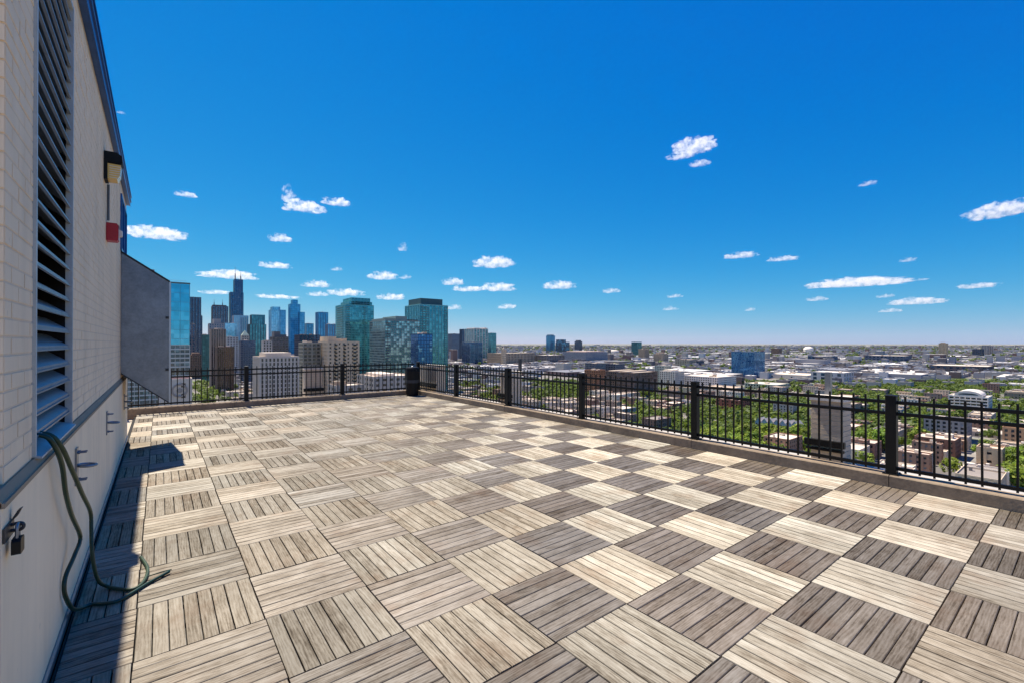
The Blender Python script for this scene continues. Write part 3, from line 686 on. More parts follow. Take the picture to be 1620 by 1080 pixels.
B('grey green mid rise tower between the two teal towers', 585, 664, 507, 560, (.22,.30,.31), ((.06,.17,.20),(.34,.56,.57)), 3.3, 3.6, .14, .2, lit=.42, tops=((.34,.66,499,'wall'),(.02,.34,503),(.66,.98,504,(.06,.07,.09))), proud=.25, balc=(('y',.03,.12,1.5,(.14,.16,.17)),), name='residential_tower', cat='tower')
B('deep blue glass block in front of the second teal tower', 650, 684, 529, 500, (.03,.085,.18), ((.02,.15,.36),(.20,.50,.70)), 3.4, 3.2, .12, .16, lit=.14, proud=.2, name='glass_block', cat='building')
B('teal tower with pale vertical fins nearest the fence corner', 641, 708, 482, 640, (.20,.52,.55), (TEAL,TEAL2), 3.3, 5.2, .16, .07, lit=.26, tops=((.08,.86,471,(.05,.13,.16)),), proud=.5, balc=(('y',.02,.3,1.7,(.14,.28,.30)),('y',.88,.99,1.8,(.10,.26,.28))), name='residential_tower', cat='tower')
# church-like pale gable with round window low beside the hood
t_, (lx, ly, h) = B('pale stone building with a round window just past the hood', 250, 303, 602, 260, (.55,.52,.48), (DARK,DARK2), 6, 9, .72, .6, roof=(.35,.2,.16), units=0)
m = MB()
for i in range(20):
    a, c = 2*math.pi*i/20, 2*math.pi*(i+1)/20
    P = lambda r, t, y: (2+r*math.cos(t), y, h-6+r*math.sin(t))
    m.quad(P(4,a,-ly/2-.9), P(4,c,-ly/2-.9), P(3,c,-ly/2-.9), P(3,a,-ly/2-.9)); m.quad(P(4,a,-ly/2-.3), P(4,c,-ly/2-.3), P(4,c,-ly/2-.9), P(4,a,-ly/2-.9)); m.quad(P(3,c,-ly/2-.3), P(3,a,-ly/2-.3), P(3,a,-ly/2-.9), P(3,c,-ly/2-.9))
m.lathe([(1.4,-ly/2-.8),(1.4,-ly/2-.4)], (2,0,h-6), 'y', 16); m.build('round_window', W((.30,.28,.27)), t_)
B('long low pale roofed block behind the far fence near the corner', 566, 655, 597, 330, (.42,.40,.38), (DARK,DARK2), 3.6, 5, .5, .5, roof=(.62,.58,.54), tops=((.18,.55,592,(.66,.62,.58)),))
B('grey low block with white roof under the beige balcony block', 520, 575, 612, 270, (.30,.29,.29), (DARK,DARK2), 3.6, 5, .5, .5, roof=(.6,.57,.52))
# --- right of the corner
B('grey blue slab tower just right of the second teal tower', 708, 727, 528, 2100, (.17,.22,.29), (NAVY,NAVY2), 6, 6, .4, .25, name='office_tower', cat='tower')
B('slim navy tower behind the white framed green tower', 727, 737, 521, 2000, (.06,.10,.16), (NAVY,NAVY2), 6, 6, .3, .2, name='office_tower', cat='tower')
B('grey green glass tower framed by white end walls', 735, 772, 520, 1750, (.55,.54,.55), ((.06,.20,.23),(.14,.34,.36)), 4, 13, .22, .12, tops=((.1,.5,518.5),(.8,.98,518)), name='office_tower', cat='tower')
B('dark navy glass cube in front of the white framed tower', 731, 763, 541, 1500, (.20,.26,.32), ((.02,.09,.20),(.05,.16,.28)), 4, 14, .05, .04, name='glass_cube', cat='building')
B('teal blue slab right of the white framed tower', 771, 785, 527, 1900, (.05,.16,.22), (TEAL,TEAL2), 5, 6, .1, .12, name='office_tower', cat='tower')
B('long beige hall with vertical window bands behind the fence', 771, 846, 559, 1560, (.46,.39,.31), (DARK,DARK2), 9, 6.5, .55, .12, pc=793, roof=(.4,.36,.3), name='long_hall', cat='building')
t_, (lx, ly, h) = B('short beige tower with pointed cap at the corner of the long hall', 793, 801, 553, 1540, (.52,.45,.36), (DARK,DARK2), 6, 4, .6, .5, units=0, name='corner_tower', cat='tower')
m = MB(); m.lathe([(lx*.42, h+1), (lx*.36, h+4), (lx*.1, h+9), (.1, h+12)], seg=8); m.build('spire', W((.45,.42,.36)), t_)
B('long dark block with white roof bands behind the treetops', 843, 893, 562, 1620, (.28,.27,.28), (DARK,DARK2), 5, 8, .2, .4, roof=(.6,.58,.56))
B('wide pale blue grid fronted block in the middle distance', 890, 961, 557, 1700, (.34,.38,.45), ((.03,.05,.08),(.12,.16,.22)), 4.4, 5, .45, .4, roof=(.55,.5,.48), tops=((.1,.9,555.5,(.42,.36,.34)),))
B('dark blue tower standing alone above the middle horizon', 864, 878, 531, 3600, (.05,.12,.20), (BLUE,BLUE2), 8, 9, .2, .15, tops=((.1,.8,529.5),), name='office_tower', cat='tower')
B('dark blue stepped slab beside the lone dark tower', 879, 901, 541, 3500, (.03,.085,.14), (NAVY,BLUE2), 8, 9, .15, .15, tops=((.0,.55,537,'glass'),), name='office_tower', cat='tower')
B('small dark tower at the right of the three middle towers', 909, 921, 540, 3900, (.07,.09,.13), (NAVY,NAVY2), 8, 9, .3, .2, tops=((.2,.8,538),), name='office_tower', cat='tower')
B('small white block with ribbed face among the treetops', 879, 904, 575, 1200, (.62,.62,.6), (DARK,DARK2), 3.6, 3.6, .5, .3, roof=(.65,.63,.6))
B('slate office block with white parapet behind the brown apartments', 926, 958, 575, 900, (.17,.18,.22), (NAVY,NAVY2), 3.8, 4, .3, .3, roof=(.5,.48,.45))
B('second slate office block with white parapet, right of the first', 956, 988, 576, 920, (.16,.17,.21), (NAVY,NAVY2), 3.8, 4, .35, .3, roof=(.5,.48,.45))
B('orange brick end of the brown apartment row behind the right fence', 925, 957, 586, 640, (.33,.17,.10), (DARK,DARK2), 3.3, 3.6, .5, .42, lit=.3, roof=(.45,.4,.35))
B('long dark brown apartment block behind the right fence', 955, 1040, 590, 655, (.165,.125,.11), ((.03,.03,.035),(.2,.2,.2)), 3.3, 3.6, .45, .38, lit=.35, roof=(.5,.46,.42), tops=((.1,.3,588,(.4,.36,.32)),(.5,.72,588,(.4,.36,.32))), maxd=60)
B('pale green grid fronted apartment block after the brown row', 1036, 1062, 579, 800, (.42,.48,.47), (DARK,DARK2), 3.3, 3.6, .42, .4, lit=.3)
B('white ribbed apartment block left of the long white one', 1044, 1082, 588, 760, (.66,.65,.62), ((.03,.035,.035),(.2,.22,.2)), 3.3, 3.4, .48, .26, lit=.2, roof=(.68,.66,.62), tops=((.2,.7,585),))
B('long white apartment block with square windows behind the right fence', 1080, 1164, 597, 740, (.66,.65,.66), ((.03,.03,.035),(.10,.10,.11)), 3.3, 4.2, .48, .5, lit=.1, roof=(.66,.63,.58), maxd=70)
B('teal green tower at the distant horizon above the brown row', 999, 1015, 541, 2600, (.05,.13,.15), (TEAL,TEAL2), 7, 7, .25, .25, name='office_tower', cat='tower')
B('tan block right of the distant teal green tower', 1010, 1027, 552, 2100, (.36,.30,.24), (DARK,DARK2), 5, 6, .55, .4)
B('tan apartment slab in the middle distance', 1034, 1057, 560, 1650, (.40,.34,.28), (DARK,DARK2), 4, 4.5, .45, .45, tops=((.2,.6,557.5),))
B('beige warehouse block with long roof in the middle distance', 1068, 1104, 569, 1450, (.36,.33,.29), (DARK,DARK2), 5, 9, .6, .6, roof=(.45,.42,.38))
B('dark blue end block of the beige warehouse', 1102, 1114, 571, 1430, (.05,.07,.12), (NAVY,NAVY2), 5, 8, .3, .3)
t_, (lx, ly, h) = B('bright blue office block with wavy vertical stripes', 1157, 1210, 557, 1020, (.015,.11,.26), ((.02,.16,.42),(.05,.26,.55)), 4.4, 6, .0, .06, lit=.2, units=0, name='striped_office', cat='building')
m = MB()
for face, ln in (('x', ly), ('y', lx)):
    n = int(ln/2.6)
    for i in range(n):
        u0 = -ln/2+ln*(i+.5)/n; zz = 6.
        while zz < h-3:
            seg = random.uniform(7, 20); u = u0+1.0*math.sin(zz*.11+i*.7); w = random.uniform(.22, .5); z2 = min(zz+seg, h-1)
            u2 = u0+1.0*math.sin(z2*.11+i*.7)
            if face == 'x': m.quad((-lx/2-.42,u-w,zz),(-lx/2-.42,u+w,zz),(-lx/2-.42,u2+w,z2),(-lx/2-.42,u2-w,z2))
            else: m.quad((u+w,-ly/2-.42,zz),(u-w,-ly/2-.42,zz),(u2-w,-ly/2-.42,z2),(u2+w,-ly/2-.42,z2))
            zz = z2+random.uniform(.5, 3)
tag(m.build('stripe', W((.16,.38,.58)), t_), kind='stuff')
B('brown block on the plain beyond the striped blue building', 1220, 1237, 551, 3000, (.20,.14,.12), (DARK,DARK2), 6, 6, .5, .4)
B('low green glass pavilion row behind the right fence', 1172, 1252, 609, 740, (.40,.47,.42), ((.03,.06,.05),(.15,.22,.18)), 3.6, 4.5, .3, .4, lit=.3, roof=(.6,.58,.53), maxd=50)
B('long white warehouse right of the striped blue building', 1214, 1300, 594, 960, (.55,.53,.51), (DARK,DARK2), 9, 18, .85, .7, roof=(.62,.58,.53), maxd=90, name='warehouse', cat='warehouse')
B('pale warehouse with blue glass side behind the near brick pier', 1283, 1350, 590, 835, (.50,.51,.55), ((.10,.17,.24),(.2,.3,.38)), 8, 14, .55, .3, roof=(.6,.6,.6), maxd=70, name='warehouse', cat='warehouse')
B('long dark low roofed depot near the right horizon', 1335, 1452, 563, 1720, (.10,.13,.20), (NAVY,NAVY2), 9, 12, .5, .5, roof=(.55,.53,.5), maxd=120, name='depot', cat='warehouse')
B('blue low depot left of the long dark depot', 1278, 1325, 564, 1700, (.07,.13,.22), (NAVY,NAVY2), 9, 12, .4, .4, roof=(.42,.42,.42), maxd=90, name='depot', cat='warehouse')
B('tan slab tower alone near the right horizon', 1485, 1500, 543, 2300, (.46,.39,.29), (DARK,DARK2), 6, 5, .62, .3, tops=((.2,.7,541.5),), name='apartment_tower', cat='tower')
B('dark block left of the twin towers at the right horizon', 1538, 1557, 552, 2500, (.07,.085,.12), (NAVY,NAVY2), 6, 7, .3, .3)
B('grey white tower at the right horizon behind the dark block', 1553, 1564, 546, 2800, (.34,.33,.34), (NAVY,NAVY2), 6, 7, .5, .3, name='apartment_tower', cat='tower')
B('second grey white tower at the right horizon, slightly shorter', 1563, 1572, 547, 2810, (.42,.40,.41), (NAVY,NAVY2), 6, 7, .5, .3, name='apartment_tower', cat='tower')
B('wide dark low factory across the right middle distance', 1440, 1580, 580, 1150, (.11,.10,.12), (NAVY,NAVY2), 8, 12, .5, .4, roof=(.55,.52,.48), maxd=110, name='factory', cat='warehouse')
t_, (lx, ly, h) = B('white apartment block with arched roofline behind the right fence', 1501, 1570, 629, 480, (.70,.70,.70), ((.03,.035,.04),(.12,.13,.14)), 3.2, 4.4, .18, .42, lit=.15, roof=(.6,.6,.58), units=0, maxd=30, balc=(('x',.12,.88,1.6,(.66,.66,.66)),))
m = MB(); pts = [(ly*.36*math.cos(a), h+.9+5.6*math.sin(a)) for a in [math.pi*i/16 for i in range(17)]]
m.prism(pts, 'x', -lx/2-.2, lx/2); m.build('arched_roof', W((.66,.66,.66)), t_)
m = MB(); pts = [(ly*.26*math.cos(a), h+2.2+1.6*math.sin(a)) for a in [math.pi*i/16 for i in range(17)]]
m.prism(pts, 'x', -lx/2-.32, -lx/2-.21); m.build('arched_window', G(NAVY, NAVY2, 4, 4), t_)
B('grey apartment block with small windows low behind the right fence', 1462, 1536, 668, 350, (.27,.27,.30), ((.03,.035,.045),(.4,.4,.4)), 3.2, 3.6, .45, .45, lit=.25, roof=(.5,.47,.42), maxd=40)
B('tan and red brick block with red sign at the right frame edge', 1586, 1632, 680, 330, (.42,.27,.17), (DARK,DARK2), 3.3, 3.6, .5, .45, lit=.3, roof=(.5,.45,.4), maxd=34)
B('grey concrete block between the arched block and the tan block', 1528, 1592, 688, 365, (.36,.34,.35), ((.05,.05,.06),(.45,.45,.46)), 3.3, 4.2, .45, .4, lit=.25, roof=(.55,.52,.5), maxd=30)
B('red brick school block beyond the pink parking lot', 1132, 1188, 634, 500, (.26,.10,.07), (DARK,DARK2), 3.8, 5, .6, .55, roof=(.42,.38,.36), maxd=26)
B('brown brick terrace with flat roofs in the near right streets', 1446, 1520, 698, 300, (.20,.11,.085), (DARK,DARK2), 3.3, 4, .5, .5, lit=.3, roof=(.52,.48,.45), maxd=20)
B('pale tan windowless block in the near right streets', 1545, 1588, 712, 265, (.48,.38,.28), (DARK,DARK2), 5, 8, .8, .7, roof=(.55,.48,.42), maxd=24)
B('low white and blue shop at the bottom of the right fence', 1515, 1560, 745, 262, (.55,.6,.6), ((.02,.12,.22),(.05,.2,.3)), 3.6, 5, .2, .5, roof=(.62,.6,.56), maxd=16)
# red vertical sign on the tan block
x_, y_ = at(1609, 312)
m = MB(); m.box(-.8, .8, -.25, .25, 0, 17); tag(m.build('red_sign', REDM, None, (x_, y_, GZ+.2)), 'tall narrow red sign in front of the tan block at the right frame edge', 'sign')
FOOT.append((x_-6, x_+6, y_-6, y_+6))
# white domed roof far out
x_, y_ = at(1279, 3900); m = MB(); m.lathe([(36, 0), (36, 18), (38, 26), (34, 36), (25, 44), (12, 49), (.5, 50)], seg=24)
tag(m.build('domed_tank', W((.75,.75,.74)), None, (x_, y_, GZ), smooth=False), 'white domed tank far out on the right plain', 'tank')
m = MB(); x_, y_ = at(970, 3300); m.lathe([(44, 0), (44, 16), (40, 24), (25, 29), (.5, 31)], seg=24)
tag(m.build('stadium_roof', W((.62,.60,.58)), None, (x_, y_, GZ)), 'pale round arena roof in the middle distance', 'arena'); FOOT.append((x_-50,x_+50,y_-50,y_+50))

# ------------------------------------------------------------------ white gabled townhouses
def gable_house(x, y, w, d, h, rh, wallc, roofc, label, group):
    t = thing('townhouse', label, 'house', (x, y, GZ), group); FOOT.append((x-w/2-1, x+w/2+1, y-d/2-1, y+d/2+1))
    m = MB(); m.prism([(-d/2,0),(d/2,0),(d/2,h),(0,h+rh),(-d/2,h)], 'x', -w/2, w/2); m.build('wall', W(wallc), t)
    m = MB(); e = .35
    for s in (-1, 1):
        a, b_ = (s*(d/2+e), h-e*rh/(d/2)+.12), (0, h+rh+.12)
        pts = [a, b_, (b_[0], b_[1]+.2), (a[0], a[1]+.2)]
        m.prism(pts, 'x', -w/2-e, w/2+e)
    m.build('roof', W(roofc), t)
    for zz in (1.2, 4.2, 7.0):
        if zz+1.4 > h: continue
        for yy in (-d*.25, d*.25):
            m = MB(); m.box(-w/2-.06, -w/2+.02, yy-.5, yy+.5, zz, zz+1.5); m.build('window', W((.05,.055,.065)), t)
    for xx in (-w*.25, w*.25):
        m = MB(); m.box(xx-.5, xx+.5, -d/2-.06, -d/2+.02, 4.2, 5.7); m.build('window', W((.05,.055,.065)), t)
ords = ['first', 'second', 'third', 'fourth', 'fifth', 'sixth', 'seventh']
for i in range(7):
    px = 1204+i*9.5; Z = 395-i*3
    x, y = at(px, Z)
    gable_house(x, y, 11, 5.3, 9.5, 3.2, (.62,.62,.64), (.36,.37,.40), '%s white gabled townhouse from the left in the row below the right fence' % ords[i], 'white gabled townhouses')

# ------------------------------------------------------------------ low buildings between the landmarks
TREEZONES = [(845,935,588,640,.95), (1420,1620,640,668,.6), (1560,1625,668,700,.4), (985,1100,655,700,.5), (1300,1480,612,650,.5), (720,850,600,640,.45), (1095,1295,640,725,.86), (1355,1402,628,715,.9), (1425,1470,655,700,.85), (300,342,588,640,.95),
             (985,1035,640,700,.55), (1010,1060,620,640,.6), (1385,1625,598,625,.75), (1210,1300,600,640,.45), (1590,1640,738,790,.8), (1170,1212,590,612,.9), (1290,1400,575,600,.5), (1550,1620,640,670,.6)]
def free(x, y, hw, hd):
    for (a, b_, c, d) in FOOT:
        if x+hw > a and x-hw < b_ and y+hd > c and y-hd < d: return False
    return True
def zone(px, py):
    p = 0
    for (a, b_, c, d, q) in TREEZONES:
        if a <= px <= b_ and c <= py <= d: p = max(p, q)
    return p
WALLC = [(.31,.20,.155), (.40,.30,.24), (.56,.48,.38), (.48,.44,.41), (.66,.62,.56), (.26,.215,.195), (.38,.37,.37), (.60,.52,.43), (.26,.165,.14), (.72,.69,.65)]
ROOFC = [(.58,.55,.50), (.48,.45,.42), (.36,.34,.32), (.24,.23,.23), (.66,.64,.60), (.42,.36,.30), (.50,.46,.44), (.30,.28,.27)]
low, trees = [], []
for i in range(0, 24):
    for j in range(-3, 26):
        bx0, by0 = 60+i*SX+RW/2+3.5, 20+j*SY+RW/2+3.5
        bw_, bd_ = SX-RW-7, SY-RW-7
        cx, cyy = bx0+bw_/2, by0+bd_/2
        Z = depth_of(cx, cyy)
        if Z < 170 or Z > 1900: continue
        px = col_of(cx, cyy)
        if px < 230 or px > 1700: continue
        py = HOR+F*(CAMH-GZ)/Z
        kind = random.random()
        tz = zone(px, py)
        rows = [(by0+6, 1), (by0+bd_-6, -1), (by0+bd_/2, 0)]
        if kind < .22 and tz < .4 and Z > 430:                     # big shed blocks
            for k in range(2):
                hw, hd = bw_*random.uniform(.2,.24), bd_*random.uniform(.3,.44)
                low.append((bx0+bw_*(.26+.48*k), cyy, hw, hd, random.uniform(6, 13), 'shed'))
        else:
            for (yy, _) in rows:
                x = bx0+4
                while x < bx0+bw_-6:
                    w = random.choice((7, 8, 9, 12, 16, 22)); d = random.uniform(14, 20)
                    x1 = min(x+w, bx0+bw_)
                    q = zone(col_of(x, yy), HOR+F*(CAMH-GZ)/max(depth_of(x, yy), 1))
                    if random.random() < .68-q*.66: low.append(((x+x1)/2, yy+random.uniform(-2,2), (x1-x)/2-.3, d/2, random.choice((7, 8.5, 10, 10, 12.5, 14)), 'row'))
                    elif random.random() < .4+q*.6: 
                        for _k in range(2 if q > .5 else 1): trees.append((random.uniform(x, x1), yy+random.uniform(-8, 8)))
                    x = x1+random.choice((.6, .6, 2.5, 5))
        for s in range(int(bw_/15)):                    # street trees
            for yy in (by0-1.5, by0+bd_+1.5, by0+bd_*.26, by0+bd_*.74):
                if random.random() < .45+.5*tz: trees.append((bx0+s*15+random.uniform(-3,3), yy+random.uniform(-1.5,1.5)))
for (a, b_, c, d, q) in TREEZONES:                      # the green patches
    n = int((b_-a)*(d-c)*q/ (26 if c > 630 else 20))
    for k in range(n):
        px, py = random.uniform(a, b_), random.uniform(c, d); Z = F*(CAMH-GZ)/(py-HOR)
        trees.append(at(px, Z))
low = [l for l in low if free(l[0], l[1], l[2], l[3]) and 240 < col_of(l[0], l[1]) < 1680]
low.sort(key=lambda l: depth_of(l[0], l[1]))
WGL = [glass_mat('low_window_%d' % k, (.03,.035,.04,1), (.25,.25,.24,1), 3., 3.1, .25, .15) for k in range(1)]
def seen_low(l):                                        # hidden behind the parapet: too close to the building
    x, y, hw, hd, h, k = l; Z = depth_of(x, y); py = HOR+F*(CAMH-GZ-h)/Z; px = col_of(x, y)
    lim = 632 if px < 660 else 632+(px-660)*.172
    return py < lim
low = [l for l in low if seen_low(l)]
LOWN = 250
MARKS = [(941,605,'orange brick apartments'),(997,612,'dark brown apartment block'),(1062,600,'white ribbed apartments'),(1122,612,'long white apartment block'),(1160,645,'red brick school block'),
 (1235,672,'white gabled townhouses'),(1212,615,'green glass pavilion'),(1183,578,'striped blue office'),(1257,600,'long white warehouse'),(1316,600,'pale blue sided warehouse'),(1535,645,'arched white apartments'),
 (1499,685,'grey small windowed block'),(1483,712,'brown brick terrace'),(1566,730,'tan windowless block'),(1537,755,'white and blue shop'),(1609,705,'red sign'),(1560,700,'grey concrete block'),(1510,588,'wide dark factory'),
 (1393,570,'long dark depot'),(891,580,'small white ribbed block'),(808,568,'long beige hall'),(925,566,'pale blue grid block'),(957,585,'slate office blocks'),(610,605,'pale roofed block by the corner'),(436,600,'white pilaster block'),(320,600,'dark brown ribbed block'),
 (1325,660,'nearest brick pier'),(1407,690,'nearest fence post'),(1095,650,'second nearest fence post'),(1492,560,'tan slab tower'),(1045,570,'tan apartment slab'),(1086,575,'beige warehouse block')]
def spot(px, py):
    k = min(MARKS, key=lambda q: abs(px-q[0])+1.8*abs(py-q[1])); dx, dy = px-k[0], py-k[1]
    rel = ('left of' if dx < 0 else 'right of') if abs(dx) > 1.5*abs(dy) else ('above' if dy < 0 else 'below')
    return rel+' the '+k[2]
PENDING = {}
def pend(o, label, Z): PENDING.setdefault(label, []).append((Z, o))
NTH = ['nearest', 'second nearest', 'third nearest', 'fourth nearest', 'fifth nearest', 'sixth nearest', 'seventh nearest', 'eighth nearest', 'ninth nearest', 'tenth nearest', 'eleventh nearest', 'twelfth nearest']
def settle():
    for lab, l in PENDING.items():
        l.sort(key=lambda q: q[0])
        for i, (Z, o) in enumerate(l): o['label'] = lab if len(l) == 1 or i >= len(NTH) else '%s, %s' % (lab, NTH[i])
def cn(c):
    v = sum(c)/3
    return ('white' if v > .53 else 'pale' if v > .42 else 'grey' if max(c)-min(c) < .06 and v > .22 else 'tan' if v > .3 else 'brick' if c[0] > 1.5*c[2] else 'brown')
def low_label(l, wc, rc):
    Z = depth_of(l[0], l[1])
    return '%s %s with %s roof %s' % (cn(wc), 'shed' if l[5] == 'shed' else 'house', cn(rc), spot(col_of(l[0], l[1]), HOR+F*(CAMH-GZ-l[4]/2)/Z))
frame_cache = {}
for n, l in enumerate(low[:LOWN]):
    x, y, hw, hd, h, k = l
    FOOT.append((x-hw, x+hw, y-hd, y+hd))
    wc, rc = random.choice(WALLC), random.choice(ROOFC)
    if k == 'shed': wc = random.choice(WALLC[2:5]+WALLC[6:8]+WALLC[9:])
    lab = low_label(l, wc, rc)
    t = thing('low_building', lab, 'building', (x, y, GZ), 'low buildings in the streets below'); pend(t, lab, depth_of(x, y))
    m = MB()                                            # walls with real window openings left as recesses
    m.box(-hw+.25, hw-.25, -hd+.25, hd-.25, .0, h-.2); m.build('glazing', WGL[0], t)
    m = MB()
    if k == 'shed': frame_geom(m, 2*hw-.5, 2*hd-.5, 0, h, 9, 4.5, .8, .75, .25)
    else: frame_geom(m, 2*hw-.5, 2*hd-.5, 0, h, 3., 3.1, .58, .52, .25)
    tag(m.build('wall', W(wc), t), kind='stuff')
    m = MB(); m.box(-hw+.3, hw-.3, -hd+.3, hd-.3, h-.15, h+.02)
    ro = m.build('roof', W(rc), t)
    m = MB(); q = .3
    for a in ((-hw, hw, -hd, -hd+q), (-hw, hw, hd-q, hd), (-hw, -hw+q, -hd+q, hd-q), (hw-q, hw, -hd+q, hd-q)): m.box(*a, h-.2, h+.75)
    m.build('parapet', W(wc), t)
    for u in range(random.choice((1, 2, 3)) if k == 'row' else 4):
        m = MB(); a = random.uniform(.6, 1.5); ux, uy = random.uniform(-.6,.6)*hw, random.uniform(-.7,.7)*hd
        m.box(ux-a, ux+a, uy-a*.7, uy+a*.7, h+.02, h+random.uniform(.8, 2.2)); m.build('roof_unit', W(random.choice(ROOFC)), t)

# ------------------------------------------------------------------ far city: one mass
def far_mat(name, cols, scale_noise=0):
    t = NT(name); g = t.n('NewGeometry')
    col = t.ramp(g.outputs['Random Per Island'], [(i/len(cols), (*c, 1)) for i, c in enumerate(cols)], 'CONSTANT')
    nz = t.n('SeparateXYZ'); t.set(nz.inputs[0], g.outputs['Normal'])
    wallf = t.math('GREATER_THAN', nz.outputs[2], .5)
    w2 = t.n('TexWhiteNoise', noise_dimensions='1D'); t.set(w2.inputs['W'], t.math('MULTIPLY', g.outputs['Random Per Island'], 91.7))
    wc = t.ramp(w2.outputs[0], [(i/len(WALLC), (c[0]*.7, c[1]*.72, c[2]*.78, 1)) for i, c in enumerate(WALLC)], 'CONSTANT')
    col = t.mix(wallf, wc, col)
    return t.p(Base_Color=col, Roughness=.9, Specular_IOR_Level=.15)
FARM = far_mat('far_city', [(.16,.155,.16), (.24,.23,.225), (.11,.11,.12), (.40,.38,.36), (.20,.17,.15), (.28,.26,.25), (.62,.60,.57), (.13,.125,.135), (.20,.19,.185), (.09,.10,.12), (.15,.14,.145)])
m = MB()
for l in low[LOWN:]:
    x, y, hw, hd, h, k = l; m.box(x-hw, x+hw, y-hd, y+hd, GZ, GZ+h); m.box(x-hw*.3, x+hw*.2, y-hd*.3, y+hd*.1, GZ+h, GZ+h+1.5)
rnd = random.Random(3)
SHEDM = far_mat('far_shed', [(.62,.60,.56), (.48,.45,.42), (.70,.68,.65), (.36,.34,.33), (.56,.52,.47), (.20,.20,.22)])
m2 = MB()
for k in range(420):
    Z = 900*(5600/900)**rnd.random(); px = rnd.uniform(700, 1680); x, y = at(px, Z)
    hw, hd, h = rnd.uniform(22, 75), rnd.uniform(18, 60), rnd.uniform(7, 13)
    if not free(x, y, hw, hd): continue
    FOOT.append((x-hw, x+hw, y-hd, y+hd)); m2.box(x-hw, x+hw, y-hd, y+hd, GZ, GZ+h)
    for q in range(5):
        ux, uy = x+rnd.uniform(-.8,.8)*hw, y+rnd.uniform(-.8,.8)*hd; m2.box(ux-3, ux+3, uy-2, uy+2, GZ+h, GZ+h+2)
tag(m2.build('far_sheds', SHEDM), 'wide pale flat warehouse roofs spread over the right middle distance', 'warehouses', kind='stuff')
for k in range(17000):
    u = rnd.random(); Z = 1500*(17000/1500)**(u**1.15)
    px = rnd.uniform(-260, 1760); x, y = at(px, Z)
    big = rnd.random() < .10
    hw, hd = (rnd.uniform(18, 60), rnd.uniform(14, 45)) if big else (rnd.uniform(6, 16), rnd.uniform(6, 14))
    s = 1+max(0, (Z-4000)/9000); hw *= s; hd *= s
    h = rnd.uniform(6, 14) if rnd.random() < .93 else rnd.uniform(15, 34)
    if px < 720: h = h if rnd.random() < .7 else rnd.uniform(20, 60)
    if free(x, y, hw, hd): m.box(x-hw, x+hw, y-hd, y+hd, GZ, GZ+h)
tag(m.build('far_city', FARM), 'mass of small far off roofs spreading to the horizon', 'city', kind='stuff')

# ------------------------------------------------------------------ trees
def leaf_mat(name, c):
    t = NT(name); g = t.n('NewGeometry'); oi = t.n('ObjectInfo')
    r = t.math('FRACT', t.math('ADD', g.outputs['Random Per Island'], t.math('MULTIPLY', oi.outputs['Random'], .31)))
    col = t.ramp(r, [(0, sc3(c, .55)), (.5, c), (1, (c[0]*1.7, c[1]*1.45, c[2]*1.1, 1))])
    col = t.mix(1., col, oi.outputs['Color'], 'MULTIPLY')
    t.p(Base_Color=col, Roughness=.6, Specular_IOR_Level=.3)
    tr = t.n('BsdfTranslucent'); t.set(tr.inputs['Color'], t.mix(.35, col, (.35, .45, .05, 1)))
    mx = t.n('MixShader'); mx.inputs[0].default_value = .38
    t.t.links.new(t.b.outputs[0], mx.inputs[1]); t.t.links.new(tr.outputs[0], mx.inputs[2]); t.t.links.new(mx.outputs[0], t.out.inputs[0])
    return t.m
LEAF = leaf_mat('leaf', (.15, .235, .032, 1)); BARK = mottled('bark', (.09, .07, .055, 1), .9, .3, .8, 0)
FARLEAF = leaf_mat('far_leaf', (.10, .15, .032, 1))
def crown_geom(m, rr, rx, rz, cz, nl, ls, c=(0,0,0)):
    lobes = [(Vector((rr.gauss(0,.42)*rx, rr.gauss(0,.42)*rx, cz+rr.uniform(-.5,.6)*rz)), rr.uniform(.35,.62)*rx) for _ in range(9)]
    for k in range(nl):
        p, r = rr.choice(lobes)
        d = Vector((rr.gauss(0,1), rr.gauss(0,1), rr.gauss(0,1))).normalized()
        q = p + d*r*rr.uniform(.72, 1.05); q.z = max(q.z, cz-rz*.95); q += Vector(c)
        nrm = (d + Vector((rr.uniform(-.6,.6), rr.uniform(-.6,.6), rr.uniform(-.2,.7)))).normalized()
        a = nrm.cross(Vector((rr.uniform(-1,1), rr.uniform(-1,1), .3))).normalized(); b_ = nrm.cross(a); s = ls*rr.uniform(.6, 1.3)
        m.quad(tuple(q-a*s), tuple(q-b_*s*.7), tuple(q+a*s), tuple(q+b_*s*.7))
CROWNS, TRUNKS = [], []
for k in range(6):
    rr = random.Random(20+k); m = MB(); rx = rr.uniform(3.6, 4.6); rz = rr.uniform(3., 4.2); cz = 7+rr.uniform(-.5, 1)
    crown_geom(m, rr, rx, rz, cz, 520, .62); CROWNS.append(m.mesh('crown', LEAF))
    m = MB(); m.lathe([(.34, 0), (.26, 1.2), (.2, cz-2.2), (.1, cz)], seg=8)
    for a in range(5):
        t_ = a*1.256+rr.random(); m.tube([(0,0,cz-3.2+a*.3), (math.cos(t_)*1.2, math.sin(t_)*1.2, cz-1.6+a*.3), (math.cos(t_)*2.4, math.sin(t_)*2.4, cz+a*.2)], .08, 5, 0, 2)
    TRUNKS.append(m.mesh('trunk', BARK))
good = []
for (x, y) in trees:
    Z = depth_of(x, y); px = col_of(x, y); py = HOR+F*(CAMH-GZ-9)/Z
    lim = 640 if px < 660 else 640+(px-660)*.172
    if not (230 < px < 1660) or py > lim: continue
    if not free(x, y, 2.2, 2.2): continue
    good.append((Z, x, y, px))
good.sort()
near_t, far_t = good[:290], good[290:]
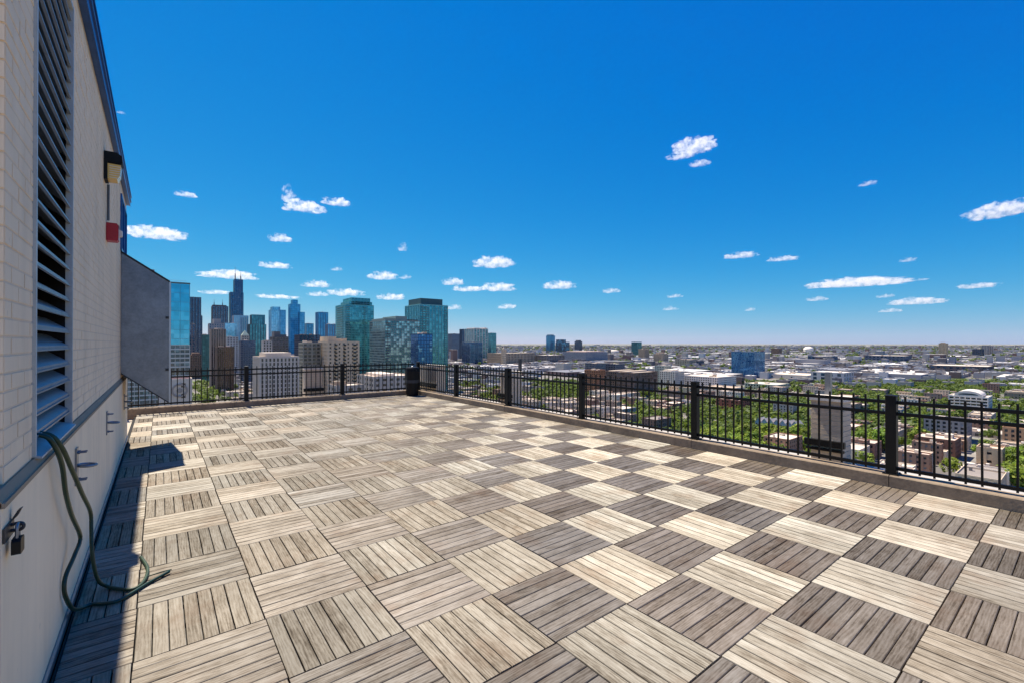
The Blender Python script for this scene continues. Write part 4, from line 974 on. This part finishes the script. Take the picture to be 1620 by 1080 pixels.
def tree(x, y, s, colr, label, group):
    t = thing('tree', label, 'tree', (x, y, GZ), group); pend(t, label, depth_of(x, y)) if group else None; k = random.randrange(6); rz = random.uniform(0, 6.28)
    for nm, me in (('trunk', TRUNKS[k]), ('crown', CROWNS[k])):
        o = add(nm, me, t, (0,0,0), rz); o.scale = (s*random.uniform(.9,1.1), s*random.uniform(.9,1.1), s*random.uniform(.9,1.12)); o.color = colr
for (Z, x, y, px) in near_t:
    v = random.uniform(.6, 1.35); c = (v*random.uniform(.85,1.25), v, v*.9, 1)
    sz = random.choice((.6, .8, .9, 1., 1.15, 1.35)); look = ('small' if sz < .85 else 'tall' if sz > 1.1 else 'medium')+(' dark green' if v < .82 else ' bright green' if v > 1.12 else ' green')
    tree(x, y, sz, c, '%s tree %s' % (look, spot(px, HOR+F*(CAMH-GZ-5)/Z)), 'leafy street trees')
x, y = at(970, 500)
tree(x, y, 1.1, (3.2, 2.2, .6, 1), 'bright yellow green tree behind the right fence', None)
m = MB(); rr = random.Random(5)
def blob(x, y, s):
    crown_geom(m, rr, 4*s, 3.2*s, 5.5*s, 46, 1.5*s, (x, y, GZ))
for (Z, x, y, px) in far_t[:2600]: blob(x, y, rr.uniform(.8, 1.25))
for k in range(2600):                                   # belts of trees farther out
    Z = 1100*(9000/1100)**(rr.random()); px = rr.uniform(690, 1680)
    x, y = at(px, Z)
    if mnoise.noise(Vector((x*.0022, y*.0022, 3))) < -.10+.1*rr.random() or not free(x, y, 5, 5): continue
    blob(x, y, rr.uniform(1.0, 1.8)*(1+Z/7000))
tag(m.build('far_trees', FARLEAF), 'dark green mass of distant trees between the far roofs', 'trees', kind='stuff')

# ------------------------------------------------------------------ parked cars
CARC = [(.55,.55,.55), (.03,.03,.035), (.65,.65,.65), (.10,.11,.13), (.30,.02,.02), (.04,.08,.2), (.25,.25,.26)]
def car_meshes():
    bd = MB(); bd.prism([(-2.2,.35),(2.2,.35),(2.25,.7),(2.0,.88),(1.0,.95),(-1.7,.98),(-2.15,.9),(-2.25,.6)], 'y', -.88, .88)
    cb = MB(); cb.prism([(-1.75,.96),(.95,.95),(.3,1.45),(-1.2,1.47)], 'y', -.76, .76)
    wh = MB(); wh.lathe([(.32,-.1),(.33,0),(.32,.1)], axis='y', seg=14)
    return bd, cb, wh
bd, cb, wh = car_meshes()
CABIN = cb.mesh('cabin', W((.02,.022,.026))); WHEEL = wh.mesh('wheel', RUBBER)
BODY = [bd.mesh('body', mottled('car_paint_%d' % i, (*c, 1), .25, .02, 1, 0, spec=.6)) for i, c in enumerate(CARC)]
CN = ['silver', 'black', 'white', 'dark grey', 'red', 'blue', 'grey']
nc = 0
for i in range(1, 9):
    for k in range(60):
        sx = 60+i*SX+random.choice((-1, 1))*(RW/2-1.2); sy = random.uniform(60, 700)
        Z = depth_of(sx, sy); px = col_of(sx, sy)
        if not (230 < Z < 430 and 900 < px < 1630) or random.random() < .35: continue
        ci = random.randrange(7); g = 'cars parked in the near streets'; lab = '%s parked car %s' % (CN[ci], spot(px, HOR+F*(CAMH-GZ)/Z))
        t = thing('parked_car', lab, 'car', (sx, sy, GZ+.055), g); pend(t, lab, Z); t.rotation_euler.z = R(90)
        add('body', BODY[ci], t); add('cabin', CABIN, t)
        for wx in (-1.35, 1.35):
            for wy in (-.8, .8): add('wheel', WHEEL, t, (wx, wy, .33))
        nc += 1
settle()

# ------------------------------------------------------------------ clouds
def cloud_mat():
    t = NT('cloud_vapour'); t.t.nodes.remove(t.b)
    v = t.n('ShaderNodeVolumePrincipled'[10:]) if False else t.t.nodes.new('ShaderNodeVolumePrincipled')
    co = t.obj(); n1 = t.noise(co, .11, 4, .62); oi = t.n('ObjectInfo'); sx = t.n('SeparateXYZ'); t.set(sx.inputs[0], oi.outputs['Color'])
    den = t.math('MULTIPLY', t.math('MULTIPLY', t.math('SUBTRACT', n1, .45, True), 3.4), sx.outputs[0])
    t.set(v.inputs['Density'], den); v.inputs['Color'].default_value = (.955, .955, .965, 1); v.inputs['Anisotropy'].default_value = .3
    t.t.links.new(v.outputs[0], t.out.inputs['Volume']); return t.m
CLOUDM = cloud_mat()
CLOUDS = [
 (293,308,32,9,'thin wisp of cloud right of the wall light'), (246,371,80,22,'puffy white cloud just right of the red alarm'),
 (456,311,20,30,'upright cloud wisp above the curled cloud'), (479,328,62,20,'curled white cloud in the left half of the sky'),
 (533,321,42,14,'small slanting cloud right of the curled cloud'), (442,378,34,15,'ragged little cloud below the curled cloud'),
 (435,421,44,11,'faint broken cloud above the light blue notched tower'), (360,436,76,15,'flat cloud behind the antennas of the tallest tower'),
 (340,463,38,8,'thin cloud streak above the twin antenna tower'), (500,451,40,12,'small flat cloud above the tall blue stepped tower'),
 (532,426,17,8,'tiny cloud puff between the ragged cloud and the teal towers'), (546,464,52,13,'white cloud rising behind the first teal tower'),
 (503,466,30,9,'thin cloud just left of the first teal tower'), (606,438,44,16,'round topped cloud above the gap between the teal towers'),
 (641,439,18,8,'tiny cloud right of the round topped cloud'), (637,393,15,16,'small ragged puff high above the teal towers'),
 (620,471,46,12,'flat cloud between the two teal towers'), (437,470,58,7,'faint low streak left of the teal towers'),
 (781,417,64,21,'largest puffy cloud right of the teal towers'), (716,447,36,14,'cloud just right of the second teal tower'),
 (741,458,50,10,'flat cloud under the cloud right of the teal tower'), (787,456,58,15,'cloud below the largest puffy cloud'),
 (885,453,52,15,'flat bottomed cloud left of the picture centre horizon'), (966,461,28,9,'small cloud right of the flat bottomed cloud'),
 (718,487,26,9,'low cloud touching the second teal tower'), (800,486,30,9,'faint low cloud above the dark lone tower'),
 (1067,469,24,7,'small thin cloud above the distant teal green tower'), (1060,489,22,7,'faint cloud under the small thin cloud'),
 (1100,231,66,24,'bright ragged cloud high in the right half of the sky'), (1078,247,44,12,'tail of the bright ragged high cloud'), (1107,259,30,12,'puff under the bright ragged high cloud'),
 (1374,291,24,8,'tiny cloud high on the right'), (1582,335,84,28,'large white cloud cut by the right frame edge'),
 (1172,405,46,11,'flat cloud above the striped blue building'), (1240,410,46,8,'faint streak right of the flat cloud'),
 (1437,412,22,8,'tiny cloud above the long flat cloud'), (1357,448,138,14,'longest flat cloud low in the right sky'),
 (1548,453,48,10,'flat cloud near the right frame edge'), (1450,478,68,13,'slanting low cloud right of the longest flat cloud'),
 (1400,469,24,7,'small cloud under the longest flat cloud'), (1408,492,28,7,'lowest faint cloud on the right'),
 (1291,474,28,8,'faint cloud under the left end of the longest flat cloud'), (1187,490,18,7,'faint low cloud above the striped building'), (190,178,12,5,'tiny cloud speck beside the wall coping')]
def make_cloud(px, py, w, h, label, seed):
    Z = min(1000*F/(HOR-py), 17000.); x, y = at(px, Z); z = zat(py, Z)
    k = Z/F; hw, hh = w/2*.98, h/2*1.1
    import bmesh
    bm = bmesh.new(); bmesh.ops.create_icosphere(bm, subdivisions=4, radius=1)
    off = Vector((seed*7.3, seed*3.1, seed*1.7)); thin = h/w < .2
    for v in bm.verts:
        d = v.co.copy(); p = Vector((d.x*max(hw/hh, 1), d.y*1.6, d.z))
        n = mnoise.noise(p*1.1+off)*.42 + mnoise.noise(p*2.7+off)*.26 + mnoise.noise(p*6+off)*.14
        r = 1+n
        q = d*max(r, .35)
        if q.z < -.35: q.z = -.35+(q.z+.35)*.25
        q.z += .15*mnoise.noise(Vector((d.x*2.2, seed, 0)))
        v.co = Vector((q.x*hw, q.y*hw*.55, q.z*hh))
    me = bpy.data.meshes.new('cloud'); bm.to_mesh(me); bm.free(); me.materials.append(CLOUDM)
    o = add('cloud', me, None, (x, y, z), -(TH+math.atan((px-CX)/F)))
    o.scale = (k, k, k); o.color = (.19/k, 0, 0, 1)
    tag(o, label, 'cloud', 'small white clouds')
for i, c in enumerate(CLOUDS): make_cloud(*c, i+1)

# ------------------------------------------------------------------ haze
def haze():
    m = MB(); m.box(-2500, 30000, -9000, 30000, GZ-1, 445)
    t = NT('haze_air'); t.t.nodes.remove(t.b); v = t.t.nodes.new('ShaderNodeVolumePrincipled')
    v.inputs['Density'].default_value = 4e-6; v.inputs['Color'].default_value = (.80, .88, 1, 1); v.inputs['Anisotropy'].default_value = .2
    t.t.links.new(v.outputs[0], t.out.inputs['Volume'])
    tag(m.build('haze', t.m), 'pale blue haze over the distant city', 'haze', kind='stuff')
haze()
